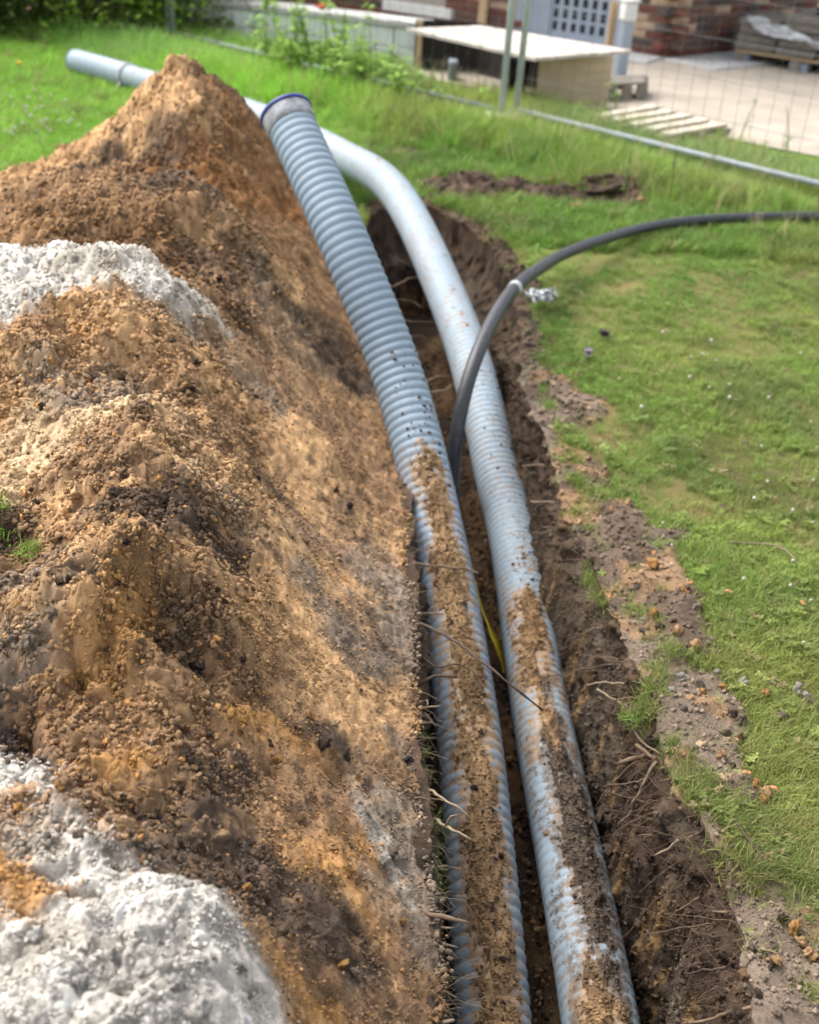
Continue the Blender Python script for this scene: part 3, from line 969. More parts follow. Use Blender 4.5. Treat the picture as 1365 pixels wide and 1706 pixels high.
for px, py, dpx, c_ in [(322, 778, 24, 'cream'), (125, 830, 22, 'tan'), (211, 911, 13, 'black'), (208, 925, 18, 'ochre'), (120, 968, 26, 'black'), (100, 975, 20, 'dark'),
                        (45, 1085, 40, 'grey'), (85, 1030, 26, 'grey'), (330, 1115, 30, 'black'), (275, 1135, 14, 'black'), (380, 1195, 26, 'ochre'), (405, 1205, 24, 'ochre'),
                        (425, 1215, 22, 'tan'), (365, 470, 18, 'black'), (350, 460, 14, 'black'), (581, 846, 18, 'black'), (265, 1372, 30, 'black'), (210, 1361, 16, 'ochre'),
                        (233, 1391, 18, 'ochre'), (237, 1435, 20, 'drab'), (411, 1486, 18, 'ochre'), (389, 1467, 15, 'ochre'), (368, 1463, 16, 'brown'), (360, 1482, 22, 'dark'),
                        (570, 1611, 26, 'ochre'), (588, 1622, 20, 'grey'), (295, 1645, 36, 'white'), (270, 1622, 40, 'white'), (330, 1690, 44, 'white'), (240, 1620, 30, 'white'),
                        (190, 1590, 30, 'white'), (60, 1560, 34, 'white'), (130, 1640, 30, 'white'), (350, 1600, 24, 'white'), (420, 1660, 28, 'palegrey'), (400, 1615, 22, 'palegrey'),
                        (174, 1412, 22, 'palegrey'), (135, 1395, 22, 'grey'), (20, 1250, 30, 'dark'), (100, 1310, 18, 'ochre'), (500, 1215, 18, 'tan'), (515, 1195, 16, 'ochre'),
                        (556, 1210, 12, 'cream'), (540, 1245, 34, 'dark'), (575, 1265, 34, 'dark'), (600, 1300, 24, 'drab'), (680, 1270, 24, 'black'), (640, 1440, 30, 'palegrey'),
                        (655, 1425, 30, 'grey'), (580, 1455, 22, 'ochre'), (670, 1540, 16, 'ochre'), (205, 795, 22, 'dark'), (180, 875, 16, 'dark'), (60, 840, 18, 'dark'),
                        (70, 680, 18, 'dark'), (205, 635, 18, 'dark'), (228, 600, 14, 'dark'), (330, 605, 20, 'dark'), (320, 650, 18, 'dark'), (208, 682, 14, 'tan'),
                        (150, 655, 18, 'tan'), (330, 180, 34, 'tan'), (55, 820, 14, 'dark'), (300, 1410, 20, 'dark'), (470, 1560, 30, 'dark'), (440, 1500, 26, 'brown'),
                        (500, 1370, 22, 'drab'), (310, 1220, 18, 'drab'), (460, 1270, 22, 'ochre'), (120, 1270, 20, 'drab'), (405, 1105, 16, 'dark'), (375, 1005, 14, 'dark'),
                        (360, 985, 14, 'dark'), (430, 800, 16, 'dark'), (560, 820, 14, 'dark'), (510, 905, 14, 'drab'), (450, 1240, 18, 'dark'), (345, 470, 12, 'dark')]:
    p = hit2(px, py)
    clod(px, py, dpx * (0.36 if c_ in ('black', 'dark') else 0.44) * (P(p)[2]) / F, c_, heap, p, sink=0.5)

# ------------------------------------------------------------------ pipes
def pipe_plastic(name, col, rough=0.38):
    def b(nt, bs, out):
        n1 = noise_tex(nt, 9, 4, 0.6)
        c = mixc(nt, ramp(nt, n1, 0.3, 0.7), tuple(q * 0.93 for q in col), tuple(min(1, q * 1.05) for q in col))
        n2 = noise_tex(nt, 55, 5, 0.75)                      # dust film
        c = mixc(nt, mixc(nt, ramp(nt, n2, 0.50, 0.75), (0, 0, 0), (0.25, 0.25, 0.25)), c, (0.30, 0.25, 0.19))
        n3 = noise_tex(nt, 240, 3, 0.6)
        c = mixc(nt, ramp(nt, n3, 0.70, 0.76), c, (0.16, 0.12, 0.085))
        du = nd(nt, 'ShaderNodeAttribute', attribute_name='dust')
        dc = nd(nt, 'ShaderNodeAttribute', attribute_name='dustcol')
        n4 = noise_tex(nt, 130, 6, 0.8)
        ad = nd(nt, 'ShaderNodeMath', operation='MULTIPLY_ADD')
        nt.links.new(n4, ad.inputs[0])
        ad.inputs[1].default_value = 1.5
        nt.links.new(du.outputs['Fac'], ad.inputs[2])
        c = mixc(nt, mixc(nt, ramp(nt, ad.outputs[0], 1.02, 1.30), (0, 0, 0), (.92, .92, .92)), c, dc.outputs['Color'])
        nt.links.new(c, bs.inputs['Base Color'])
        r1 = ramp(nt, n2, 0.35, 0.7)
        mr = nt.nodes.new('ShaderNodeMapRange')
        mr.inputs[3].default_value, mr.inputs[4].default_value = rough, rough + 0.3
        nt.links.new(r1, mr.inputs[0])
        nt.links.new(mr.outputs[0], bs.inputs['Roughness'])
        bs.inputs['Specular IOR Level'].default_value = 0.5
        bump(nt, bs, noise_tex(nt, 400, 3, 0.6), 0.08, 0.001)
    return mat(name, b)
M['pipe'] = pipe_plastic('grey_blue_plastic', (0.208, 0.276, 0.340), 0.48)
M['pipe_far'] = pipe_plastic('pale_grey_plastic', (0.262, 0.330, 0.388), 0.48)
M['collar'] = plain('scuffed_grey_collar', (0.30, 0.31, 0.33), 0.5, 0.45, 45, bstr=0.1)
M['blue_rim'] = plain('blue_plastic', (0.03, 0.045, 0.20), 0.45, 0.2, 30)
M['inside'] = plain('dark_inside', (0.03, 0.032, 0.036), 0.7, 0.2, 20)
M['cable'] = plain('black_rubber', (0.046, 0.048, 0.055), 0.45, 0.35, 60, bstr=0.1, bdist=0.001, spec=0.5)
M['foil'] = plain('silver_tape', (0.50, 0.52, 0.54), 0.35, 0.25, 120, bstr=0.3)
M['yellow'] = plain('yellow_tape', (0.40, 0.30, 0.012), 0.5, 0.3, 60, bstr=0.2)

RP = 0.075
def rib_profile(u, pitch, amp):
    w = 0.5 + 0.5 * np.cos(2 * np.pi * u / pitch)
    return amp * (w ** 0.5)              # broad rounded crests, narrow grooves
def ribbed_tube(path, r0, pitch, ampf, n=56):
    s = np.r_[0, np.cumsum(np.linalg.norm(np.diff(path, axis=0), axis=1))]
    rad = r0 - ampf(s) + rib_profile(s, pitch, 1.0) * ampf(s)
    v, f = tube_np(path, rad, n, False)
    return v, np.array(f), s

# ribbed pipe that rises out of the trench on the heap side
pL = [(836, 1900, -.44), (822, 1706, -.42), (802, 1450, -.32), (778, 1200, -.22), (731, 905, -.09), (668, 640, .17), (572, 400, .50), (488, 215, .74)]
ptsL = [U(*q) for q in pL]
ptsL = [ptsL[0] + (ptsL[0] - ptsL[1]) * 2.2 * np.array([1, 1, 0.2])] + ptsL
pathL = smooth_path(ptsL, 0.0265 / 7, 0.7)
PITL = 0.0265
vL, fL, sL = ribbed_tube(pathL, RP, PITL, lambda s: 0.0036 + 0 * s)
left = empty('corrugated_pipe', ptsL[1], label='grey corrugated pipe with blue rimmed end rising out of the trench over the heap', cat='pipe')
def rel(o):
    o.matrix_parent_inverse = o.parent.matrix_basis.inverted()
    return o
bodyL = rel(obj('body', mesh_np('body', vL, fL, M['pipe']), left))
# far collar with blue rim
tdir = pathL[-1] - pathL[-4]
tdir /= np.linalg.norm(tdir)
e0 = pathL[-1]
cv = [(e0 - tdir * .006, .070), (e0, .0775), (e0 + tdir * .048, .0785), (e0 + tdir * .052, .0765)]
col_pts = np.array([e0 - tdir * .004, e0 - tdir * .001, e0 + tdir * .022, e0 + tdir * .050])
v, f = tube_np(col_pts, np.array([.070, .0765, .078, .0785]), 56, False)
rel(obj('collar', mesh_np('collar', v, np.array(f), M['collar']), left))
rp = np.array([e0 + tdir * .050, e0 + tdir * .0505, e0 + tdir * .062, e0 + tdir * .064, e0 + tdir * .062, e0 + tdir * .03])
v, f = tube_np(rp, np.array([.0785, .0815, .0818, .079, .072, .069]), 56, False)
rel(obj('rim', mesh_np('rim', v, np.array(f), M['blue_rim']), left))
v, f = tube_np(pathL[::-1][:60], 0.064, 40, False)
f = np.array(f)[:, ::-1]
rel(obj('inner_wall', mesh_np('inner_wall', v, f, M['inside']), left))

# the second pipe: lies in the trench, then swings up and away across the lawn behind the heap
pR = [(1022, 1850, -.405), (994, 1660, -.405), (950, 1430, -.39), (903, 1195, -.365), (859, 912, -.30), (831, 800, -.24), (808, 695, -.15), (759, 529, .0),
      (664, 327, .17), (575, 262, .19), (425, 192, .12), (230, 132, .08), (128, 103, .078)]
ptsR = [U(*q) for q in pR]
ptsR = [ptsR[0] + (ptsR[0] - ptsR[1]) * 2.0 * np.array([1, 1, 0.2])] + ptsR
pathR = smooth_path(ptsR, 0.024 / 7, 0.7)
PITR = 0.024
projR = P(pathR)
def s_of_y(path, s, yy):
    pj = P(path)
    k = np.argmin(np.abs(pj[:, 1] - yy))
    return s[k]
sR_ = np.r_[0, np.cumsum(np.linalg.norm(np.diff(pathR, axis=0), axis=1))]
sA, sB = s_of_y(pathR, sR_, 860), s_of_y(pathR, sR_, 470)
ampR = lambda s: 0.0024 - 0.0016 * sstep(sA, sB, s)
vR, fR, sR = ribbed_tube(pathR, RP, PITR, ampR)
right = empty('long_pipe', ptsR[1], label='pale grey pipe lying in the trench, curving out across the lawn behind the heap', cat='pipe')
bodyR = rel(obj('body', mesh_np('body', vR, fR, M['pipe_far']), right))
kc = np.argmin(np.abs(projR[:, 0] - 214) + (projR[:, 1] > 300) * 9999)
tc = pathR[kc + 3] - pathR[kc - 3]
tc /= np.linalg.norm(tc)
cpts = pathR[kc] + tc * np.array([-.02, -.019, -.012, .006, .012, .0125])[:, None]
v, f = tube_np(cpts, np.array([.074, .083, .085, .085, .083, .074]), 40, False)
rel(obj('coupling_ring', mesh_np('coupling_ring', v, np.array(f), M['collar']), right))
endp = pathR[kc + 6:]
v, f = tube_np(np.vstack([endp, endp[-1] + tc * .01]), .0795, 40, False)
rel(obj('end_sleeve', mesh_np('end_sleeve', v, np.array(f), M['pipe_far']), right))
v, f = tube_np(endp[-1] + tc * np.array([.005, .014, .016, .0])[:, None], np.array([.080, .0815, .07, .03]), 40, True)
rel(obj('end_cap', mesh_np('end_cap', v, f, M['blue_rim']), right))
sp_ = pathR[kc] + np.cross(tc, [0, 0, 1]) * -0.06 + np.array([0, 0, -.03])
mb = MB()
mb.tube([sp_ + np.array([.01, 0, .02]), sp_ + np.array([-.01, -.03, -.02]), sp_ + np.array([-.03, -.05, -.045])], .012, 6)
rel(mb.build('clip', M['foil'], right, smooth=True))

# ------------------------------------------------------------------ earth lying on the pipes: fills the grooves first
def dirt_cover(name, path, s, r0, pitch, ampf, thick, colf, parent, span=(-1.25, 1.25), seed=0, step=2):
    p = path[::step]
    ss = s[::step]
    t, nn, bb = frames(p)
    # local 'up' and side
    upv = np.array([0, 0, 1.0]) - t * t[:, 2:3]
    upv /= np.linalg.norm(upv, axis=1)[:, None]
    side = np.cross(t, upv)
    th = np.linspace(span[0], span[1], 76)
    S, T = np.meshgrid(ss, th, indexing='ij')
    h = thick(S, T)
    rad = r0 - ampf(S) * 0.98 + h
    rad = np.minimum(rad, r0 + 0.02)
    ok = h > 0.0004
    v = p[:, None, :] + rad[..., None] * (np.cos(T)[..., None] * upv[:, None, :] + np.sin(T)[..., None] * side[:, None, :])
    # flatten towards the vertical a little so the earth sits, not clings
    v[..., 2] += np.maximum(h - ampf(S), 0) * 0.25
    f = grid_faces(len(p), len(th))
    pipe_r = r0 - ampf(S) + rib_profile(S, pitch, 1.0) * ampf(S)
    vis = (rad > pipe_r - 0.0018).ravel()
    keep = vis[f].any(1)
    f = f[keep]
    c = colf(S, T, v)
    use = np.unique(f)
    mp = np.full(v.shape[0] * v.shape[1], -1)
    mp[use] = np.arange(len(use))
    vv = v.reshape(-1, 3)[use]
    cc = c.reshape(-1, 3)[use]
    o = rel(obj(name, mesh_np(name, vv, mp[f], M['earth'], attrs={'col': ('FLOAT_COLOR', cc)}), parent, kind='stuff'))
    hv_ = (rad - pipe_r).ravel()[use]
    return o, vv, cc, hv_

yL = [s_of_y(pathL, sL, q) for q in (1706, 1600, 1400, 1250, 1100, 980, 880, 820, 770, 700)]
def thickL(S, T):
    order = np.argsort(yL)
    edge_ = np.interp(S, np.array(yL)[order], np.array([.42, .46, .48, .47, .43, .46, .40, .26, .08, -.1])[order], left=.52, right=0.0)
    ctr_ = np.interp(S, np.array(yL)[order], np.array([.05, .0, .02, .04, .0, -.04, -.02, .0, .0, .0])[order])
    q = p3(S * 9, T * 1.2)
    n1 = fbm(q * np.array([1.0, 1.6, 1]), 4, 201)
    n2 = fbm(p3(S * 60, T * 6), 3, 202)
    n3 = fbm(p3(S * 150, T * 14), 3, 203)
    w = edge_ + 0.20 * n1 + 0.09 * n2
    d = (w - np.abs(T - ctr_)) / 0.35
    h = 0.0085 * np.clip(d, -1, 1) + 0.0020 * n2 + 0.0026 * n3 + 0.0030
    hole = sstep(0.35, 0.6, fbm(p3(S * 13, T * 2.2), 3, 204))
    h = h - 0.004 * hole
    return np.where(edge_ > 0.03, h, -0.01)
def colL(S, T, v):
    n = fbm(p3(S * 8, T * 2), 3, 211)
    n2 = fbm(p3(S * 70, T * 7), 3, 212)
    c = np.array([0.30, 0.195, 0.105]) * (1 + 0.25 * n[..., None] + 0.3 * n2[..., None])
    return np.clip(c + (SC['peat'] * 1.2 - c) * (sstep(0.62, 0.9, n2))[..., None], 0.02, 0.6)
dL, dvL, dcL, dhL = dirt_cover('sand_on_pipe', pathL, sL, RP, PITL, lambda s: 0.0036 + 0 * s, thickL, colL, left, seed=1)

keysR = (1706, 1640, 1560, 1480, 1400, 1340, 1280, 1220, 1160, 1100, 1050, 1020, 990, 940)
yR = np.array([s_of_y(pathR, sR, q) for q in keysR])
wR = np.array([.30, .32, .38, .42, .46, .40, .30, .28, .42, .46, .46, .34, .1, -.3])
cR = np.array([-.1, .0, .14, .14, .14, .10, .05, -.1, -.2, -.22, -.2, -.1, .0, .0])
kR = np.array([.5, .8, 1., 1., 1., .9, .55, .2, 0, 0, 0, 0, 0, 0])     # how dark the earth is
oR = np.argsort(yR)
def thickR(S, T):
    w0 = np.interp(S, yR[oR], wR[oR], left=.5, right=-.4)
    c0 = np.interp(S, yR[oR], cR[oR])
    n1 = fbm(p3(S * 9 + 3, T * 2), 4, 221)
    n2 = fbm(p3(S * 60, T * 6), 3, 222)
    n3 = fbm(p3(S * 140, T * 14), 3, 223)
    d = (w0 + 0.20 * n1 + 0.08 * n2 - np.abs(T - c0)) / 0.4
    h = 0.0070 * np.clip(d, -1, 1) + 0.0020 * n2 + 0.0024 * n3 + 0.0018
    dark = np.interp(S, yR[oR], kR[oR], left=.5)
    h += 0.005 * dark * np.clip(d, 0, 1)
    return h - 0.007 * sstep(0.3, 0.6, fbm(p3(S * 11 + 9, T * 2.4), 3, 224))
def colR(S, T, v):
    n2 = fbm(p3(S * 70, T * 7), 3, 232)
    n = fbm(p3(S * 10, T * 3), 3, 233)
    k = np.clip(np.interp(S, yR[oR], kR[oR], left=.5) * 1.2 + 0.7 * n + 0.5 * (T - 0.0), 0, 1)[..., None]
    c = np.array([0.32, 0.205, 0.11]) * (1 + 0.3 * n2[..., None])
    return np.clip(c + (np.array([0.112, 0.086, 0.066]) * (1 + 0.3 * n2[..., None]) - c) * k, 0.02, 0.6)
dR, dvR, dcR, dhR = dirt_cover('earth_on_pipe', pathR, sR, RP, PITR, ampR, thickR, colR, right, seed=2)
# a film of the same earth smeared and caught in the grooves round it
def dust_film(o, s, n, thick, colf, extra, pitch, v):
    th = np.linspace(0, 2 * np.pi, n, endpoint=False)
    th = np.where(th > np.pi, th - 2 * np.pi, th)
    S, T = np.meshgrid(s, th, indexing='ij')
    h = thick(S, T)
    rib = rib_profile(S, pitch, 1.0)
    du = 0.62 * sstep(-0.011, 0.004, h) + 0.13 * (1 - rib) * sstep(-0.012, -0.004, h) - 0.25 * (np.abs(T) > 1.5)
    du = du + extra(S) * (0.7 + 0.3 * (1 - rib)) * sstep(1.5, .7, np.abs(T + .15))
    c = colf(S, T, None)
    for an, ty, key, arr in (('dust', 'FLOAT', 'value', du.ravel()), ('dustcol', 'FLOAT_COLOR', 'color', np.concatenate([c.reshape(-1, 3), np.ones((c.size // 3, 1))], 1).ravel())):
        at_ = o.data.attributes.new(an, ty, 'POINT')
        at_.data.foreach_set(key, arr.astype(np.float32))
    w = np.clip(du.ravel() - .12, 0, None) ** 2
    return v, c.reshape(-1, 3), w
fvL, fcL, fwL = dust_film(bodyL, sL, 56, thickL, colL, lambda S: np.interp(S, np.sort(yL), np.array([.14, .14, .15, .16, .16, .15, .12, .08, .03, .0]), left=.14, right=.0), PITL, vL)
fvR, fcR, fwR = dust_film(bodyR, sR, 56, thickR, colR, lambda S: np.interp(S, yR[oR], np.array([.22, .18, .14, .14, .18, .30, .40, .40, .30, .2, .16, .12, .08, .0])[oR], left=.22, right=0), PITR, vR)
for parent, fv, fc, fw_, nn_ in ((left, fvL, fcL, fwL, 7000), (right, fvR, fcR, fwR, 8000)):
    k = rng.choice(len(fv), nn_, p=fw_ / fw_.sum())
    s_ = 0.0007 * 3.2 ** (rng.random(nn_) ** 2)
    rel(scatter('grains', fv[k] + rng.normal(0, .0012, (nn_, 3)), rng.uniform(0, 6.28, (nn_, 3)), s_, rng.integers(0, 6, nn_), fc[k] * rng.uniform(.7, 1.3, (nn_, 1)), crumb_sources(), parent, kind='stuff'))
# loose grains on both
for parent, dv, dc, dh, nn_ in ((left, dvL, dcL, dhL, 9000), (right, dvR, dcR, dhR, 8000)):
    w = np.clip(dh + 0.001, 0, None) ** 0.5
    w /= w.sum()
    k = rng.choice(len(dv), nn_, p=w)
    pos = dv[k] + rng.normal(0, 0.0012, (nn_, 3))
    s_ = 0.0009 * 4.2 ** (rng.random(nn_) ** 2)
    rel(scatter('grains', pos - np.array(parent.location) * 0, rng.uniform(0, 6.28, (nn_, 3)), s_, rng.integers(0, 6, nn_),
                dc[k] * rng.uniform(0.7, 1.35, (nn_, 1)), crumb_sources(), parent, kind='stuff'))
# stray specks of mud thrown on the bare plastic
def on_pipe(path, yy, th, r=RP):
    pj = P(path)
    k = int(np.argmin(np.abs(pj[:, 1] - yy)))
    k = min(max(k, 3), len(path) - 4)
    t = path[k + 3] - path[k - 3]
    t /= np.linalg.norm(t)
    u_ = np.array([0, 0, 1.0]) - t * t[2]
    u_ /= np.linalg.norm(u_)
    sd_ = np.cross(t, u_)
    return path[k] + r * (math.cos(th) * u_ + math.sin(th) * sd_)
def specks(path, parent, n, y0, y1, t0, t1, seed):
    r = np.random.default_rng(seed)
    pos = np.array([on_pipe(path, r.uniform(y0, y1), r.uniform(t0, t1)) for _ in range(n)])
    s_ = 0.0012 * 5 ** (r.random(n) ** 2.2)
    c = np.where(r.random((n, 1)) < .6, SC['peat'], SC['drab'] * 0.8)
    rel(scatter('mud_specks', pos, r.uniform(0, 6.28, (n, 3)), s_[:, None] * np.array([1, 1, .6]), r.integers(0, 6, n), c, crumb_sources(), parent, kind='stuff'))
specks(pathL, left, 130, 600, 860, -.7, .7, 5)
specks(pathR, right, 150, 640, 1050, -.5, .95, 6)

# clods of dark soil fallen between the second pipe and the wall
for px, py, z_, d_, c_ in [(1035, 1395, -.40, 30, 'dark'), (1015, 1372, -.36, 26, 'dark'), (1050, 1440, -.42, 34, 'dark'), (1015, 1420, -.34, 22, 'dark'), (1010, 1350, -.35, 18, 'dark'),
                           (1040, 1540, -.42, 40, 'dark'), (1055, 1570, -.44, 34, 'dark'), (1020, 1400, -.38, 20, 'dark'), (1060, 1620, -.45, 22, 'dark'), (1000, 1365, -.34, 20, 'dark'),
                           (985, 1300, -.33, 14, 'dark'), (1045, 1510, -.40, 26, 'dark'), (960, 1430, -.335, 14, 'dark'), (975, 1480, -.338, 12, 'brown'), (955, 1390, -.33, 16, 'dark')]:
    p = U(px, py, z_)
    clod(0, 0, d_ * 0.5 * P(p)[2] / F, c_, trench, p, name='clod', sink=0.75)
for px, py, z_, d_, c_ in [(826, 1380, -.215, 12, 'black'), (818, 1255, -.165, 9, 'black'), (845, 1450, -.25, 9, 'black'), (783, 1345, -.2, 12, 'black')]:
    p = on_pipe(pathL, py, (px - 800) / 110.0, RP + 0.006)
    o = clod(0, 0, d_ * 0.5 * P(p)[2] / F, c_, left, p, sink=0.75)
    rel(o)

# ------------------------------------------------------------------ black cable, tape band, crumpled rag
pC = [(1480, 360, .045), (1365, 360, .045), (1200, 364, .047), (1080, 378, .06), (960, 415, .12), (900, 447, .17), (855, 482, .20), (822, 532, .18), (795, 590, .14), (772, 660, .05), (757, 740, -.08), (754, 815, -.22), (751, 870, -.34), (748, 930, -.46)]
ptsC = [U(*q) for q in pC]
pathC = smooth_path(ptsC, 0.012, 0.8)
cable = empty('cable', ptsC[2], label='thick black cable arching from the lawn down between the two pipes', cat='cable')
v, f = tube_np(pathC, 0.0228, 24, True)
rel(obj('sheath', mesh_np('sheath', v, f, M['cable']), cable))
pjC = P(pathC)
kb = int(np.argmin(np.hypot(pjC[:, 0] - 853, pjC[:, 1] - 477)))
tb = pathC[kb + 1] - pathC[kb - 1]
tb /= np.linalg.norm(tb)
v, f = tube_np(pathC[kb] + tb * np.array([-.016, -.0155, .0, .0155, .016])[:, None], np.array([.0230, .0252, .0248, .0252, .0230]), 24, False)
rel(obj('tape_band', mesh_np('tape_band', v, np.array(f), M['foil']), cable))
# loose tape tail ending in a crumpled knot
b0 = pathC[kb]
b1, b2, b3 = U(875, 490, .12), U(892, 494, .06), U(905, 508, .02)
def ribbon(pts, wid, tw, thick=0.002):
    pts = smooth_path(pts, 0.006, 0.6)
    t, n, b = frames(pts)
    a = np.linspace(0, tw, len(pts))
    d = np.cos(a)[:, None] * n + np.sin(a)[:, None] * b
    e = np.cross(t, d)
    w = wid * (0.75 + 0.35 * np.sin(np.linspace(0, 17, len(pts)) + tw))[:, None]
    v = np.stack([pts + d * w + e * thick, pts + d * w * .1 + e * wid * .35, pts - d * w + e * thick, pts - d * w - e * thick, pts + d * w * .1 + e * (wid * .35 - 2 * thick), pts + d * w - e * thick], 1)
    return v.reshape(-1, 3), grid_faces(len(pts), 6, True)
v, f = ribbon([b0 + np.array([.02, 0, 0]), b1, b2, b3 + np.array([.0, 0, .03])], .009, 4)
rel(obj('tape_tail', mesh_np('tape_tail', v, f, M['foil']), cable))
knot_v, knot_f = [], []
for k_ in range(9):
    c0 = b3 + np.array([-.01, 0, .03]) + rng.normal(0, .016, 3) * np.array([1, .8, .6])
    aa = rng.uniform(0, 6.28)
    pts_ = [c0 + .035 * np.array([math.cos(aa + j * 1.1), math.sin(aa + j * 1.1) * .8, .35 * math.sin(j * 2.1 + k_)]) for j in range(4)]
    v, f = ribbon(pts_, .010, rng.uniform(2, 7))
    knot_f.append(f + sum(len(q) for q in knot_v))
    knot_v.append(v)
rel(obj('tape_knot', mesh_np('tape_knot', np.vstack(knot_v), np.vstack(knot_f), M['foil']), cable))

# crumbs clinging to the cut wall, and spilling over the heap's foot
r = np.random.default_rng(33)
ii = np.where(isright & (LOOP[:, 1] > .9) & (LOOP[:, 1] < 4.6))[0]
n = 26000
wg = 1 / LOOP[ii, 1] ** 1.3
jj = r.choice(ii, n, p=wg / wg.sum())
kk = r.integers(4, 82, n)
pos = TV[kk, jj] + r.normal(0, .002, (n, 3))
cw = TC[kk, jj] * r.uniform(.6, 1.25, (n, 1))
s_ = .0011 * 5.5 ** (r.random(n) ** 3.2)
scatter('crumbs', pos, r.uniform(0, 6.28, (n, 3)), s_[:, None] * r.uniform(.7, 1.3, (n, 3)), r.integers(0, 6, n), cw, crumb_sources(), trench, kind='stuff')
n = 9000
yy = 0.8 + 3.4 * r.random(n) ** 1.6
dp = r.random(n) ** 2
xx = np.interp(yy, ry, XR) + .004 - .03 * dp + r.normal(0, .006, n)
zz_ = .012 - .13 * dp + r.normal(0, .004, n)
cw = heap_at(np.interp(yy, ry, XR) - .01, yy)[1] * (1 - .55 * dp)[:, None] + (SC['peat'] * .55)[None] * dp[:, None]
s_ = .0013 * 4.5 ** (r.random(n) ** 2.8)
scatter('crumbs', np.stack([xx, yy, zz_], 1), r.uniform(0, 6.28, (n, 3)), s_[:, None] * r.uniform(.7, 1.3, (n, 3)), r.integers(0, 6, n), cw * r.uniform(.75, 1.25, (n, 1)), crumb_sources(), heap, kind='stuff')
# crumbs lying on the trench floor
r = np.random.default_rng(31)
yy = 0.7 + 4.0 * r.random(14000) ** 1.5
sp2, _ = spine(p3(0 * yy + .25, yy)[:, :2])
xx = np.interp(yy, [.7, 2.5, 4.6], [.28, .27, .06]) + r.uniform(-.2, .2, len(yy))
s_ = .0014 * 6 ** (r.random(len(yy)) ** 2.4)
zf_ = -(0.56 - 0.10 * sstep(2.5, 4.6, yy)) + .012
cf = np.where(r.random((len(yy), 1)) < .6, SC['drab'] * .75, SC['peat']) * r.uniform(.7, 1.3, (len(yy), 1))
scatter('crumbs', np.stack([xx, yy, zf_], 1), r.uniform(0, 6.28, (len(yy), 3)), s_, r.integers(0, 6, len(yy)), cf, crumb_sources(), trench, kind='stuff')

# yellow warning tape deep between the pipes
v, f = ribbon([U(792, 975, -.50), U(806, 1020, -.46), U(822, 1055, -.44), U(834, 1080, -.45), U(842, 1120, -.50)], .016, 1.2)
obj('warning_tape', mesh_np('warning_tape', v, f, M['yellow']), label='strip of dirty yellow plastic tape deep between the two pipes', cat='tape')

# ------------------------------------------------------------------ roots
def root(pts, r0, r1, m, parent, wob=0.0035, name='root'):
    p = smooth_path(pts, 0.010, 0.15)
    n = len(p)
    t = np.linspace(0, 1, n)
    sd_ = rng.integers(0, 999)
    w = np.stack([fbm(p3(t * 6 + sd_, t * 0 + k * 3.3), 3, 300) for k in range(3)], 1)
    L_ = np.linalg.norm(p[-1] - p[0])
    p = p + w * (wob * min(1, L_ / 0.15)) * np.minimum(1, t * 5)[:, None]
    rad = (r0 + (r1 - r0) * t) * (1 + 0.22 * fbm(p3(t * 25 + sd_, t * 0), 2, 301))
    v, f = tube_np(p, rad, 6, True)
    return obj(name, mesh_np('root', v, f, m), parent)
